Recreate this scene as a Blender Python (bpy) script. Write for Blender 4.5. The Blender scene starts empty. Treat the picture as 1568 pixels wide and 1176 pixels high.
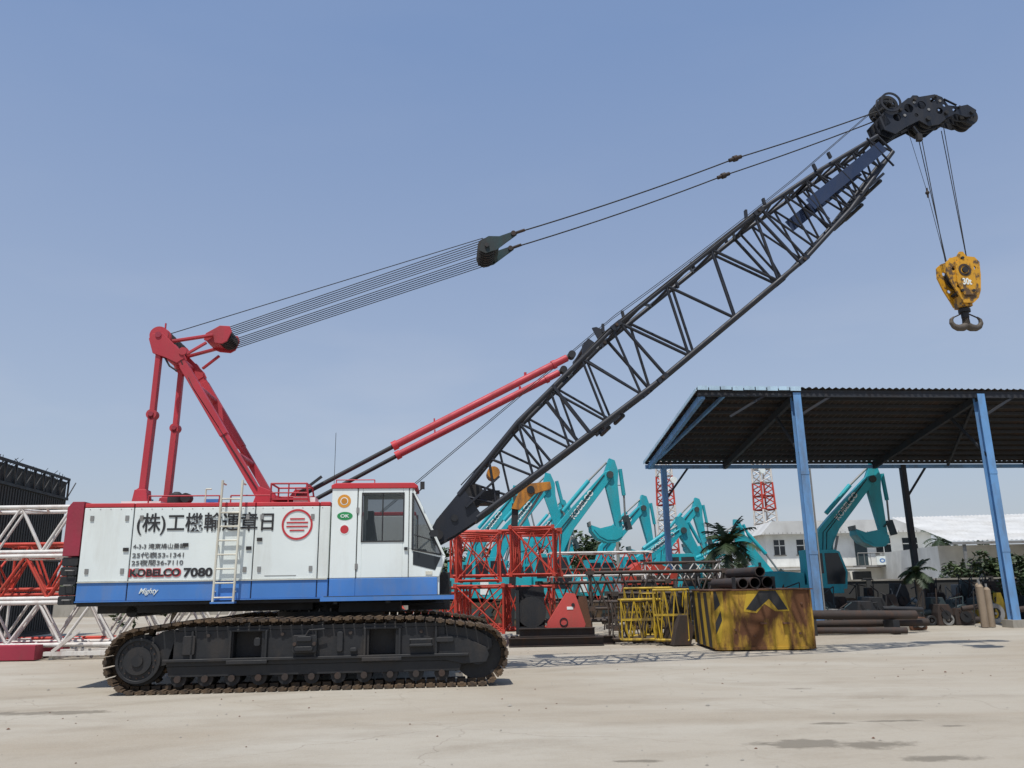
import bpy, bmesh, math, random
from mathutils import Vector, Matrix
R=math.radians
sc=bpy.context.scene
sc.view_settings.view_transform='Standard'
try: sc.view_settings.look='None'
except Exception: pass
sc.view_settings.exposure=0
random.seed(7)

# ------------------------------------------------------------------ materials
def pmat(name,col,rough=.5,metal=0.,dirt=(.10,.075,.05),amt=.35,scale=2.5,streak=.3,bump=.15,lo=.48,hi=.75,var=.12,coat=0.):
    m=bpy.data.materials.new(name);m.use_nodes=True
    nt=m.node_tree;N=nt.nodes;Lk=nt.links;b=N["Principled BSDF"]
    tc=N.new("ShaderNodeTexCoord");mp=N.new("ShaderNodeMapping");mp.inputs["Scale"].default_value=(1,1,streak)
    Lk.new(tc.outputs["Object"],mp.inputs[0])
    n1=N.new("ShaderNodeTexNoise");n1.inputs["Scale"].default_value=scale;n1.inputs["Detail"].default_value=9;n1.inputs["Roughness"].default_value=.65
    Lk.new(mp.outputs[0],n1.inputs["Vector"])
    r1=N.new("ShaderNodeMapRange");r1.inputs[1].default_value=lo;r1.inputs[2].default_value=hi;r1.inputs[3].default_value=0;r1.inputs[4].default_value=amt
    Lk.new(n1.outputs[0],r1.inputs[0])
    n2=N.new("ShaderNodeTexNoise");n2.inputs["Scale"].default_value=.9;n2.inputs["Detail"].default_value=4
    Lk.new(tc.outputs["Object"],n2.inputs["Vector"])
    r2=N.new("ShaderNodeMapRange");r2.inputs[1].default_value=.3;r2.inputs[2].default_value=.7;r2.inputs[3].default_value=1-var;r2.inputs[4].default_value=1+var
    Lk.new(n2.outputs[0],r2.inputs[0])
    vm=N.new("ShaderNodeVectorMath");vm.operation='SCALE';vm.inputs[0].default_value=col
    Lk.new(r2.outputs[0],vm.inputs["Scale"])
    mx=N.new("ShaderNodeMix");mx.data_type='RGBA'
    Lk.new(r1.outputs[0],mx.inputs[0]);Lk.new(vm.outputs[0],mx.inputs[6]);mx.inputs[7].default_value=(*dirt,1)
    Lk.new(mx.outputs[2],b.inputs["Base Color"])
    r3=N.new("ShaderNodeMapRange");r3.inputs[1].default_value=.3;r3.inputs[2].default_value=.8;r3.inputs[3].default_value=rough;r3.inputs[4].default_value=min(1,rough+.35)
    Lk.new(n1.outputs[0],r3.inputs[0]);Lk.new(r3.outputs[0],b.inputs["Roughness"])
    b.inputs["Metallic"].default_value=metal
    b.inputs["Coat Weight"].default_value=coat
    if bump>0:
        n3=N.new("ShaderNodeTexNoise");n3.inputs["Scale"].default_value=scale*7;n3.inputs["Detail"].default_value=5
        Lk.new(tc.outputs["Object"],n3.inputs["Vector"])
        bp=N.new("ShaderNodeBump");bp.inputs["Strength"].default_value=bump;bp.inputs["Distance"].default_value=.02
        Lk.new(n3.outputs[0],bp.inputs["Height"]);Lk.new(bp.outputs[0],b.inputs["Normal"])
    return m
WHITE=pmat("white_paint",(.72,.775,.75),.35,dirt=(.40,.37,.30),amt=.42,scale=2,streak=.16,bump=.05,var=.05)
CABW=pmat("cab_white_paint",(.76,.815,.79),.3,dirt=(.45,.41,.34),amt=.32,scale=2,streak=.2,bump=.03,var=.03)
BLUE=pmat("blue_paint",(.06,.20,.52),.35,dirt=(.22,.22,.22),amt=.4,bump=.04)
RED=pmat("red_paint",(.42,.030,.045),.4,dirt=(.16,.05,.045),amt=.5,bump=.08)
REDB=pmat("red_stripe_paint",(.50,.03,.04),.4,dirt=(.2,.06,.05),amt=.3,bump=.04)
CRIM=pmat("counterweight_red",(.28,.022,.045),.5,dirt=(.12,.06,.05),amt=.4,bump=.2)
BLK=pmat("black_paint",(.014,.015,.017),.5,dirt=(.07,.05,.035),amt=.4,scale=3,bump=.15)
BOOM=pmat("boom_dark_paint",(.010,.013,.021),.42,dirt=(.04,.036,.033),amt=.4,scale=3,bump=.05)
NAVY=pmat("navy_panel",(.012,.028,.075),.4,dirt=(.04,.04,.04),amt=.3,bump=.05)
TRK=pmat("track_steel",(.050,.037,.027),.65,metal=.3,dirt=(.17,.11,.06),amt=.8,scale=5,streak=1,bump=.4,lo=.4,hi=.65)
FRM=pmat("track_frame_paint",(.011,.012,.014),.5,dirt=(.06,.047,.036),amt=.5,scale=2.2,streak=.5,bump=.2,lo=.5,hi=.7)
ROPE=pmat("wire_rope",(.025,.025,.025),.6,metal=.3,amt=.2,bump=0)
GRN=pmat("dark_green_paint",(.008,.035,.037),.45,dirt=(.015,.015,.015),amt=.85,bump=.1,lo=.42,hi=.6)
YEL=pmat("yellow_paint",(.60,.30,.015),.45,dirt=(.05,.035,.03),amt=.9,scale=6,streak=.8,bump=.1,lo=.48,hi=.58)
BEIGE=pmat("ladder_paint",(.62,.60,.50),.5,dirt=(.2,.15,.1),amt=.5,bump=.05)
STEEL=pmat("grey_steel",(.28,.28,.27),.5,metal=.5,dirt=(.12,.08,.05),amt=.5,bump=.1)
TXT=pmat("lettering_black",(.02,.02,.022),.5,amt=.1,bump=0)
TXTG=pmat("lettering_grey",(.10,.10,.10),.5,amt=.1,bump=0)
TEAL=pmat("teal_paint",(.014,.36,.42),.35,dirt=(.10,.14,.13),amt=.45,bump=.04)
TEALD=pmat("teal_machinery_dark",(.03,.05,.055),.5,amt=.4)
LRED=pmat("lattice_red",(.50,.045,.025),.5,dirt=(.13,.05,.03),amt=.6,bump=.05,lo=.45,hi=.65)
LWHT=pmat("lattice_white",(.62,.60,.56),.5,dirt=(.25,.12,.08),amt=.55,scale=4,bump=.05)
LBRN=pmat("lattice_brown",(.055,.045,.038),.6,dirt=(.14,.07,.035),amt=.7,bump=.1)
LYEL=pmat("lattice_yellow",(.48,.32,.015),.5,dirt=(.07,.05,.03),amt=.8,bump=.1,lo=.45,hi=.6)
ORG=pmat("orange_paint",(.50,.20,.02),.45,dirt=(.06,.04,.03),amt=.7,lo=.45,hi=.6)
RUSTY=pmat("rusty_yellow_block",(.40,.24,.022),.7,dirt=(.095,.034,.016),amt=.95,scale=1.5,streak=.32,bump=.3,lo=.455,hi=.56)
RUST=pmat("rusty_steel",(.12,.055,.03),.8,dirt=(.04,.028,.02),amt=.6,scale=4,bump=.3)
DRUST=pmat("dark_pipe_steel",(.035,.026,.022),.7,dirt=(.10,.05,.03),amt=.6,scale=4,bump=.2)
SHEDB=pmat("shed_blue_paint",(.13,.30,.56),.5,dirt=(.12,.12,.12),amt=.6,bump=.05,lo=.45,hi=.7)
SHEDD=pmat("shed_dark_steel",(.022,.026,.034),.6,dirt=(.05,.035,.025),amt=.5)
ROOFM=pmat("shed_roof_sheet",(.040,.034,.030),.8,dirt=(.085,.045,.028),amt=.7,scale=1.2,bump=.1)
FASC=pmat("fascia_sheet",(.45,.62,.75),.5,dirt=(.12,.12,.13),amt=.6)
WALLW=pmat("office_white_wall",(.70,.70,.66),.7,dirt=(.35,.33,.28),amt=.4,scale=1,bump=.05)
ROOFW=pmat("white_roof_sheet",(.52,.52,.50),.5,dirt=(.3,.28,.24),amt=.5,scale=.6,bump=.05)
DARKW=pmat("dark_wall",(.045,.045,.043),.8,dirt=(.09,.07,.055),amt=.5,scale=.8,bump=.2)
CONC=pmat("concrete",(.30,.28,.24),.85,dirt=(.14,.12,.09),amt=.6,bump=.2)
TAN=pmat("tan_gas_cylinder_paint",(.26,.20,.14),.6,dirt=(.1,.07,.05),amt=.7)
TRUNK=pmat("palm_trunk",(.16,.13,.10),.9,dirt=(.07,.05,.04),amt=.6,scale=8,streak=3,bump=.5)
def foliage_mat(name,c1,c2):
    m=bpy.data.materials.new(name);m.use_nodes=True;nt=m.node_tree;N=nt.nodes;Lk=nt.links;b=N["Principled BSDF"]
    tc=N.new("ShaderNodeTexCoord");n=N.new("ShaderNodeTexNoise");n.inputs["Scale"].default_value=1.1;n.inputs["Detail"].default_value=6
    Lk.new(tc.outputs["Object"],n.inputs["Vector"])
    r=N.new("ShaderNodeValToRGB");r.color_ramp.elements[0].position=.38;r.color_ramp.elements[0].color=(*c1,1);r.color_ramp.elements[1].position=.66;r.color_ramp.elements[1].color=(*c2,1)
    Lk.new(n.outputs[0],r.inputs[0]);Lk.new(r.outputs[0],b.inputs["Base Color"]);b.inputs["Roughness"].default_value=.6
    return m
LEAF=foliage_mat("tree_foliage",(.022,.042,.014),(.07,.10,.032))
PALM=foliage_mat("palm_foliage",(.012,.028,.010),(.040,.065,.022))
def glassmat(name,alpha,col,ro):
    m=bpy.data.materials.new(name);m.use_nodes=True;b=m.node_tree.nodes["Principled BSDF"]
    b.inputs["Base Color"].default_value=(*col,1);b.inputs["Roughness"].default_value=ro;b.inputs["IOR"].default_value=1.5
    b.inputs["Alpha"].default_value=alpha
    return m
GLASS=glassmat("window_glass",.5,(.025,.035,.04),.06)
DGL=glassmat("dark_window_glass",1.,(.02,.025,.03),.12)

# ------------------------------------------------------------------ mesh builder
class MB:
    def __init__(s): s.v=[];s.f=[];s.mi=[];s.sm=[];s.mats=[];s.M=Matrix.Identity(4)
    def m(s,mat):
        if mat not in s.mats: s.mats.append(mat)
        return s.mats.index(mat)
    def add(s,vs,fs,mat,smooth=False):
        o=len(s.v);k=s.m(mat)
        s.v+= [s.M@Vector(v) for v in vs]
        for f_ in fs: s.f.append([o+i for i in f_]);s.mi.append(k);s.sm.append(smooth)
    def box(s,c,d,mat,rot=None):
        c=Vector(c);h=Vector(d)/2;vs=[]
        for x in(-1,1):
            for y in(-1,1):
                for z in(-1,1):
                    q=Vector((x*h.x,y*h.y,z*h.z))
                    if rot: q=rot@q
                    vs.append(c+q)
        s.add(vs,[(0,1,3,2),(4,6,7,5),(0,4,5,1),(2,3,7,6),(0,2,6,4),(1,5,7,3)],mat)
    def b2(s,x0,x1,y0,y1,z0,z1,mat): s.box(((x0+x1)/2,(y0+y1)/2,(z0+z1)/2),(x1-x0,y1-y0,z1-z0),mat)
    def rbox(s,x0,x1,y0,y1,z0,z1,mat,c=.03):
        p=[(x0+c,z0),(x1-c,z0),(x1,z0+c),(x1,z1-c),(x1-c,z1),(x0+c,z1),(x0,z1-c),(x0,z0+c)]
        s.prism(p,y0,y1,mat)
    def prism(s,poly,y0,y1,mat):
        n=len(poly);vs=[(x,y0,z) for x,z in poly]+[(x,y1,z) for x,z in poly]
        a=sum(poly[i][0]*poly[(i+1)%n][1]-poly[(i+1)%n][0]*poly[i][1] for i in range(n))
        f=[list(range(n)),list(range(2*n-1,n-1,-1))]
        for i in range(n):
            j=(i+1)%n;f.append([i,n+i,n+j,j])
        if a<0: f=[list(reversed(q)) for q in f]
        s.add(vs,f,mat)
    def tube(s,a,b,r,mat,n=8,r2=None,cap=True):
        a=Vector(a);b=Vector(b);d=b-a
        if d.length<1e-6:return
        d.normalize();u=d.cross(Vector((0,0,1)))
        if u.length<1e-3:u=d.cross(Vector((1,0,0)))
        u.normalize();w=d.cross(u);r2=r if r2 is None else r2
        vs=[a+(u*math.cos(2*math.pi*i/n)+w*math.sin(2*math.pi*i/n))*r for i in range(n)]+[b+(u*math.cos(2*math.pi*i/n)+w*math.sin(2*math.pi*i/n))*r2 for i in range(n)]
        f=[(i,(i+1)%n,n+(i+1)%n,n+i) for i in range(n)]
        s.add(vs,f,mat,True)
        if cap: s.add(vs,[tuple(reversed(range(n))),tuple(range(n,2*n))],mat)
    def path(s,pts,r,mat,n=6):
        for i in range(len(pts)-1): s.tube(pts[i],pts[i+1],r,mat,n)
    def ball(s,c,r,mat,n=10):
        c=Vector(c);vs=[];fs=[];k=n//2
        for j in range(k+1):
            for i in range(n):
                t=math.pi*j/k;a=2*math.pi*i/n;vs.append(c+Vector((math.sin(t)*math.cos(a),math.sin(t)*math.sin(a),math.cos(t)))*r)
        for j in range(k):
            for i in range(n): fs.append((j*n+i,(j+1)*n+i,(j+1)*n+(i+1)%n,j*n+(i+1)%n))
        s.add(vs,fs,mat,True)
    def beam(s,a,b,w,h,mat,up=(0,0,1)):
        a=Vector(a);b=Vector(b);d=(b-a).normalized();u=d.cross(Vector(up))
        if u.length<1e-3:u=d.cross(Vector((0,1,0)))
        u.normalize();t=u.cross(d)
        vs=[]
        for p in(a,b):
            for x,y in((-1,-1),(1,-1),(1,1),(-1,1)): vs.append(p+u*x*w/2+t*y*h/2)
        s.add(vs,[(3,2,1,0),(4,5,6,7),(0,1,5,4),(1,2,6,5),(2,3,7,6),(3,0,4,7)],mat)
    def cyl_y(s,x,z,r,y0,y1,mat,n=24): s.tube((x,y0,z),(x,y1,z),r,mat,n)
    def ring_y(s,x,z,r,r0,y0,y1,mat,n=28):
        vs=[]
        for y in(y0,y1):
            for rr in(r,r0):
                for i in range(n):
                    t=2*math.pi*i/n;vs.append((x+rr*math.cos(t),y,z+rr*math.sin(t)))
        f=[]
        for i in range(n):
            j=(i+1)%n
            f+=[(i,j,n+j,n+i),(2*n+i,3*n+i,3*n+j,2*n+j),(i,2*n+i,2*n+j,j),(n+i,n+j,3*n+j,3*n+i)]
        s.add(vs,f,mat)
    def lattice(s,A,B,n,rc,rl,mat,mat2=None,faces=(0,1,2,3),frames=True,phase=0,endx=False):
        mat2=mat2 or mat;A=[Vector(a) for a in A];B=[Vector(b) for b in B]
        for i in range(4): s.tube(A[i],B[i],rc,mat,8)
        for k in faces:
            i,j=k,(k+1)%4
            for t in range(n):
                t0=t/n;t1=(t+1)/n
                if (t+phase)%2==0: s.tube(A[i].lerp(B[i],t0),A[j].lerp(B[j],t1),rl,mat2,6)
                else: s.tube(A[j].lerp(B[j],t0),A[i].lerp(B[i],t1),rl,mat2,6)
        if frames:
            for Q in(A,B):
                for i in range(4): s.tube(Q[i],Q[(i+1)%4],rl*1.1,mat2,6)
                if endx: s.tube(Q[0],Q[2],rl,mat2,6);s.tube(Q[1].lerp(Q[3],.02),Q[3],rl*.9,mat2,6)
    def finish(s,name,parent=None):
        me=bpy.data.meshes.new(name);me.from_pydata([tuple(v) for v in s.v],[],s.f)
        for mt in s.mats: me.materials.append(mt)
        me.polygons.foreach_set("material_index",s.mi);me.polygons.foreach_set("use_smooth",s.sm)
        me.update();o=bpy.data.objects.new(name,me);sc.collection.objects.link(o)
        if parent: o.parent=parent
        return o
def empty(name,loc=(0,0,0),rz=0):
    e=bpy.data.objects.new(name,None);sc.collection.objects.link(e);e.location=loc;e.rotation_euler=(0,0,rz);e.empty_display_size=.3;return e
def bevel(o,w=.012,seg=2):
    md=o.modifiers.new("bevel","BEVEL");md.width=w;md.segments=seg;md.limit_method='ANGLE';md.angle_limit=R(40)
def drill(o,holes,y0,y1):
    c=MB()
    for x,z,r in holes: c.cyl_y(x,z,r,y0,y1,BLK,20)
    me=bpy.data.meshes.new("cut");me.from_pydata([tuple(v) for v in c.v],[],c.f)
    bm=bmesh.new();bm.from_mesh(me);bmesh.ops.remove_doubles(bm,verts=bm.verts,dist=1e-5);bmesh.ops.recalc_face_normals(bm,faces=bm.faces);bm.to_mesh(me);bm.free()
    co_=bpy.data.objects.new("cut",me);sc.collection.objects.link(co_);co_.parent=o.parent
    bm=bmesh.new();bm.from_mesh(o.data);bmesh.ops.recalc_face_normals(bm,faces=bm.faces);bm.to_mesh(o.data);bm.free()
    md=o.modifiers.new("holes","BOOLEAN");md.operation='DIFFERENCE';md.object=co_;md.solver='EXACT'
    bpy.context.view_layer.update()
    nm=bpy.data.meshes.new_from_object(o.evaluated_get(bpy.context.evaluated_depsgraph_get()))
    o.modifiers.clear();o.data=nm;bpy.data.objects.remove(co_)
def text(body,parent,x0,x1,z0,z1,y,mat,name,thick=0.,shear=0.,rot=0.):
    cu=bpy.data.curves.new(name,"FONT");cu.body=body;cu.size=1;cu.offset=thick;cu.extrude=0.004;cu.shear=shear;cu.resolution_u=4
    o=bpy.data.objects.new(name,cu);sc.collection.objects.link(o);bpy.context.view_layer.update()
    bb=[Vector(c) for c in o.bound_box];xs=[c.x for c in bb];ys=[c.y for c in bb]
    sx=(x1-x0)/(max(xs)-min(xs));sz=(z1-z0)/(max(ys)-min(ys))
    o.scale=(sx,sz,1);o.rotation_euler=(R(90),0,0);o.location=(x0-min(xs)*sx,y,z0-min(ys)*sz)
    cu.materials.append(mat);o.parent=parent;return o

# ------------------------------------------------------------------ CRAWLER CRANE
crane=empty("crawler_crane",(-3.6,16.42,0),R(5))
def track_path():
    P=[];P.append((-2.7,.035))
    for i in range(1,30): P.append((-2.7+5.4*i/30,.035))
    for i in range(0,17):
        t=R(-90+i*(165/16));P.append((2.77+.47*math.cos(t),.505+.47*math.sin(t)))
    P+=[(2.3,1.04),(1.74,1.12),(.8,1.135),(-.3,1.12),(-1.1,1.13),(-1.9,1.135)]
    for i in range(0,17):
        t=R(102+i*(168/16));P.append((-2.80+.49*math.cos(t),.525+.49*math.sin(t)))
    return P
def resample(P,step):
    P=P+[P[0]];L=[0]
    for i in range(len(P)-1): L.append(L[-1]+math.dist(P[i],P[i+1]))
    n=round(L[-1]/step);out=[];k=0
    for i in range(n):
        d=i*L[-1]/n
        while L[k+1]<d:k+=1
        t=(d-L[k])/(L[k+1]-L[k]);a=P[k];b=P[k+1];out.append(((a[0]+(b[0]-a[0])*t,a[1]+(b[1]-a[1])*t),math.atan2(b[1]-a[1],b[0]-a[0])))
    return out,L[-1]/n
for side in(-1,1):
    mb=MB();pts,st=resample(track_path(),.172)
    ya,yb=(side*2.4,side*1.6)
    y0,y1=min(ya,yb),max(ya,yb);yc=(y0+y1)/2
    for (x,z),a in pts:
        rot=Matrix.Rotation(-a,3,'Y');n=rot@Vector((0,0,-1))
        mb.box((x,yc,z),(st*.86,.8,.035),TRK,rot)
        mb.box((x,yc,z),(st*.35,.803,.066),TRK,rot)
        c=Vector((x,yc,z))-n*.045
        mb.box(c,(st*.8,.30,.07),TRK,rot)
    mb.finish("track_shoes",crane)
    fb=MB();yo=y0+.10;yi=y1-.10;fo=yo if side<0 else yi
    out=-1 if side<0 else 1
    def fb2(xa,xb,za,zb,mat=FRM): fb.b2(xa,xb,yo,yi,za,zb,mat)
    fb2(-2.35,2.45,.42,.53);fb2(-2.2,2.2,.97,1.04)
    fb2(-2.25,-1.30,.53,.97);fb2(-.84,.93,.53,.97);fb2(1.37,2.2,.53,.97)
    fb.b2(-2.2,2.2,yc-.05,yc+.05,.53,.97,BLK)
    fb.prism([(2.2,.45),(2.2,1.0),(2.75,.90),(3.0,.75),(3.0,.62),(2.75,.42)],yo+.03,yi-.03,FRM)
    fb.prism([(-2.35,.45),(-2.2,1.0),(-2.45,.98),(-2.75,.8),(-2.75,.35)],yo+.03,yi-.03,FRM)
    for x in(-1.95,-1.34,-.76,.05,.86,1.44,2.05):
        fb.b2(x-.02,x+.02,yo-.05,yo,.50,.97,FRM);fb.b2(x-.02,x+.02,yi,yi+.05,.50,.97,FRM)
    fb.b2(-2.4,2.6,yo-.06,yo,.49,.535,FRM);fb.b2(-2.4,2.6,yi,yi+.06,.49,.535,FRM)
    for x0,x1 in((-1.38,-.72),(.82,1.48)):
        fb.b2(x0,x1,yo-.04,yo,.95,.99,FRM);fb.b2(x0,x1,yo-.07,yo,.44,.50,FRM)
    fb.prism([(-2.35,.42),(2.5,.42),(2.45,.25),(-2.3,.25)],yo+.02,yo+.05,FRM);fb.prism([(-2.35,.42),(2.5,.42),(2.45,.25),(-2.3,.25)],yi-.05,yi-.02,FRM)
    for i in range(11):
        x=-2.15+i*.43
        fb.cyl_y(x,.22,.125,yo+.06,yi-.06,BLK,18)
        fb.cyl_y(x,.22,.055,yo-.02,yi+.02,DRUST,10)
    for x in(-1.1,.1,1.3): fb.cyl_y(x,1.03,.06,yo+.05,yi-.05,BLK,12)
    fb.cyl_y(-2.8,.525,.40,yc-.16,yc+.16,FRM,32)
    for i in range(14):
        t=2*math.pi*i/14;fb.box((-2.8+.41*math.cos(t),yc,.525+.41*math.sin(t)),(.09,.16,.07),TRK,Matrix.Rotation(-t,3,'Y'))
    for yy,sg in((yo+.02,-1),(yi-.02,1)):
        fb.cyl_y(-2.8,.525,.33,yc,yy,BLK,32);fb.ring_y(-2.8,.525,.36,.31,min(yy,yy+sg*.03),max(yy,yy+sg*.03),FRM,36)
        fb.cyl_y(-2.8,.525,.22,yc,yy+sg*.04,BLK,24);fb.cyl_y(-2.8,.525,.09,yc,yy+sg*.07,FRM,16)
        for i in range(16):
            t=2*math.pi*i/16;fb.cyl_y(-2.8+.27*math.cos(t),.525+.27*math.sin(t),.014,yy,yy+sg*.02,DRUST,6)
        fb.cyl_y(2.76,.50,.40,yc,yc+sg*.14,FRM,32);fb.cyl_y(2.76,.50,.16,yc,yy+sg*.01,FRM,20)
        fb.prism([(2.1,.6),(2.1,.85),(2.55,.78),(2.9,.62),(2.95,.5),(2.9,.38),(2.5,.36),(2.1,.45)],min(yy,yy+sg*.03),max(yy,yy+sg*.03),FRM)
    oy=yo if side<0 else yi
    def ob(xa,xb,za,zb,d,mat=BLK):
        fb.rbox(xa,xb,min(oy,oy+out*d),max(oy,oy+out*d),za,zb,mat,.02)
    ob(-.32,.08,.60,.88,.10);ob(-.25,0.0,.78,.86,.14,FRM);ob(-.28,.02,.63,.70,.14,FRM)
    fb.path([(-.1,oy+out*.12,.88),(-.05,oy+out*.12,.96),(.2,oy+out*.1,.97)],.015,BLK,6)
    for x in(-.28,.04): fb.cyl_y(x,.74,.03,min(oy,oy+out*.14),max(oy,oy+out*.14),DRUST,10)
    ob(1.6,2.0,.66,.70,.12);fb.path([(1.62,oy+out*.03,.68),(1.62,oy+out*.13,.78),(1.98,oy+out*.13,.78),(1.98,oy+out*.03,.68)],.012,BLK,6)
    ob(-.95,-.85,.72,.85,.06);ob(.62,.74,.60,.66,.09);ob(2.05,2.35,.72,.80,.07);ob(-2.1,-1.9,.6,.9,.05);ob(.4,.5,.6,.92,.05)
    for x in(-1.7,-.5,.62,1.8): fb.cyl_y(x,.9,.03,min(oy,oy+out*.03),max(oy,oy+out*.03),DRUST,8)
    o=fb.finish("track_frame",crane);bevel(o,.01,1)
mb=MB()
mb.rbox(-1.25,1.25,-1.2,1.2,.42,1.02,FRM,.08)
for x in(-.95,.95): mb.b2(x-.28,x+.28,-1.72,1.72,.5,.95,FRM)
mb.tube((0,0,1.02),(0,0,1.22),1.02,FRM,40);mb.tube((0,0,1.22),(0,0,1.40),.92,BLK,40)
for i in range(30):
    t=2*math.pi*i/30;mb.tube((.97*math.cos(t),.97*math.sin(t),1.22),(.97*math.cos(t),.97*math.sin(t),1.27),.02,STEEL,6)
for y in(-1.0,-.4,.5): mb.tube((-2.6,y,1.3),(2.2,y+.2,1.33),.03,BLK,8)
mb.tube((-3.4,-1.1,1.28),(-3.4,1.1,1.28),.1,BLK,12)
mb.finish("carbody_and_slewing_ring",crane)
mb=MB()
mb.b2(-4.2,2.05,-1.52,1.52,1.385,1.46,BLK)
mb.b2(-4.0,-.2,-1.1,1.1,1.25,1.385,BLK)
mb.b2(.3,1.4,-1.4,-.8,1.2,1.385,BLK);mb.b2(1.5,2.3,-.5,.5,1.2,1.9,BLK)
o=mb.finish("revolving_frame",crane);bevel(o,.01,1)
def house(ysgn):
    mb=MB()
    y_out=ysgn*1.6;y_in=ysgn*.55
    ya,yb=min(y_out,y_in),max(y_out,y_in)
    xs=[-4.2,-3.34,-1.22,-.08,.12] if ysgn<0 else [-4.2,-3.0,-1.8,-.6,.6,1.6]
    for i in range(len(xs)-1):
        a,b=xs[i]+.008,xs[i+1]-.008
        mb.b2(a,b,ya,yb,1.80,3.085,WHITE)
        mb.b2(a,b,ya,yb,1.47,1.795,BLUE)
        mb.b2(a,b,ya-(.004 if ysgn<0 else 0),yb+(.004 if ysgn>0 else 0),3.09,3.165,REDB)
    o=mb.finish("machinery_house_panels",crane);bevel(o,.012,2)
house(-1);house(1)
mb=MB()
mb.b2(-4.19,-.05,-.55,.55,1.47,2.9,BLK)
mb.b2(-4.19,.1,-1.58,-.6,1.47,3.1,BLK)
mb.b2(-4.15,-.1,-.54,.54,2.9,3.0,STEEL)
for x in(-4.05,-3.45,-3.2,-1.35,-1.1,-.2):
    for z in(1.98,2.9): mb.b2(x-.03,x+.03,-1.615,-1.6,z-.045,z+.045,STEEL)
for x,z in((-3.42,2.35),(-1.3,2.35),(-1.12,2.5),(-2.4,2.42)): mb.b2(x-.045,x+.045,-1.622,-1.6,z-.03,z+.03,BLK)
for i in range(24):
    x=-4.1+i*.177;mb.cyl_y(x,3.06,.008,-1.606,-1.6,STEEL,6)
mb.b2(-4.19,.1,-1.62,-1.6,1.785,1.80,BEIGE)
mb.b2(-4.2,.1,-1.61,-1.6,1.455,1.475,BLUE)
mb.b2(-1.0,-.45,-1.606,-1.6,1.86,1.868,STEEL)
for x0,x1 in((-3.15,-1.9),(-1.7,-1.0)):
    mb.path([(x0,-1.5,3.16),(x0,-1.5,3.30),(x1,-1.5,3.30),(x1,-1.5,3.16)],.014,RED,6)
mb.cyl_y(-2.6,3.3,.09,-1.2,-1.0,BLK,16);mb.tube((-2.85,-.9,3.16),(-2.85,-.9,3.38),.16,BLK,20);mb.tube((-2.85,-.9,3.38),(-2.85,-.9,3.44),.13,BLK,20,.05)
mb.b2(-3.7,-3.0,-1.3,-.9,3.165,3.23,WHITE);mb.b2(-.6,-.2,-1.4,-1.0,3.165,3.27,WHITE);mb.b2(-2.2,-1.95,-1.4,-1.1,3.165,3.25,BLUE)
mb.tube((-3.75,.2,3.1),(-3.75,.2,3.42),.1,TEAL,12);mb.tube((-3.55,.5,3.1),(-3.55,.5,3.36),.07,TEAL,12)
for y in(-1.45,-.75):
    mb.path([(-1.0,y,3.17),(-1.0,y,3.52),(-.36,y,3.52),(-.30,y,3.17)],.018,RED,6)
    mb.tube((-1.0,y,3.35),(-.33,y,3.35),.014,RED,6);mb.tube((-.68,y,3.17),(-.68,y,3.52),.014,RED,6)
mb.tube((-1.0,-1.45,3.52),(-1.0,-.75,3.52),.018,RED,6);mb.tube((-.36,-1.45,3.52),(-.36,-.75,3.52),.018,RED,6)
mb.b2(-1.0,-.3,-1.45,-.75,3.22,3.26,RED)
mb.tube((.12,-1.3,3.2),(.12,-1.3,4.5),.005,BLK,5)
o=mb.finish("house_fittings",crane)
mb=MB()
mb.prism([(-4.50,2.25),(-4.22,2.25),(-4.22,3.2),(-4.42,3.2),(-4.50,3.1)],-1.58,1.58,CRIM)
mb.prism([(-4.56,3.0),(-4.50,3.0),(-4.50,2.2),(-4.56,2.2)],-1.2,1.2,CRIM)
for i in range(5):
    z=1.42+i*.165;mb.rbox(-4.50,-4.23,-1.56,1.56,z,z+.15,BLK,.02)
for z in(1.5,1.75,2.0): mb.path([(-4.40,-1.56,z),(-4.40,-1.62,z),(-4.28,-1.62,z),(-4.28,-1.56,z)],.012,STEEL,6)
o=mb.finish("counterweight",crane);bevel(o,.02,2)
mb=MB()
for xo,xt in((-1.83,-1.80),(-1.48,-1.45)):
    mb.path([(xo,-1.74,1.42),(xt,-1.74,3.55)],.022,BEIGE,8)
    mb.tube((xt,-1.74,3.5),(xt,-1.5,3.5),.018,BEIGE,6)
    for z in(1.6,2.4,3.05): mb.tube((xo,-1.74,z),(xo,-1.6,z),.012,BEIGE,6)
for i in range(8): mb.tube((-1.82,-1.74,1.50+i*.245),(-1.46,-1.74,1.50+i*.245),.016,BEIGE,6)
mb.b2(-1.86,-1.45,-1.8,-1.62,1.40,1.43,BLUE)
mb.path([(-2.15,-1.5,3.17),(-2.15,-1.5,3.42),(-2.05,-1.5,3.42)],.015,BEIGE,6)
mb.finish("ladder",crane)
mb=MB()
y0,y1=-1.63,-.62
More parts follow.
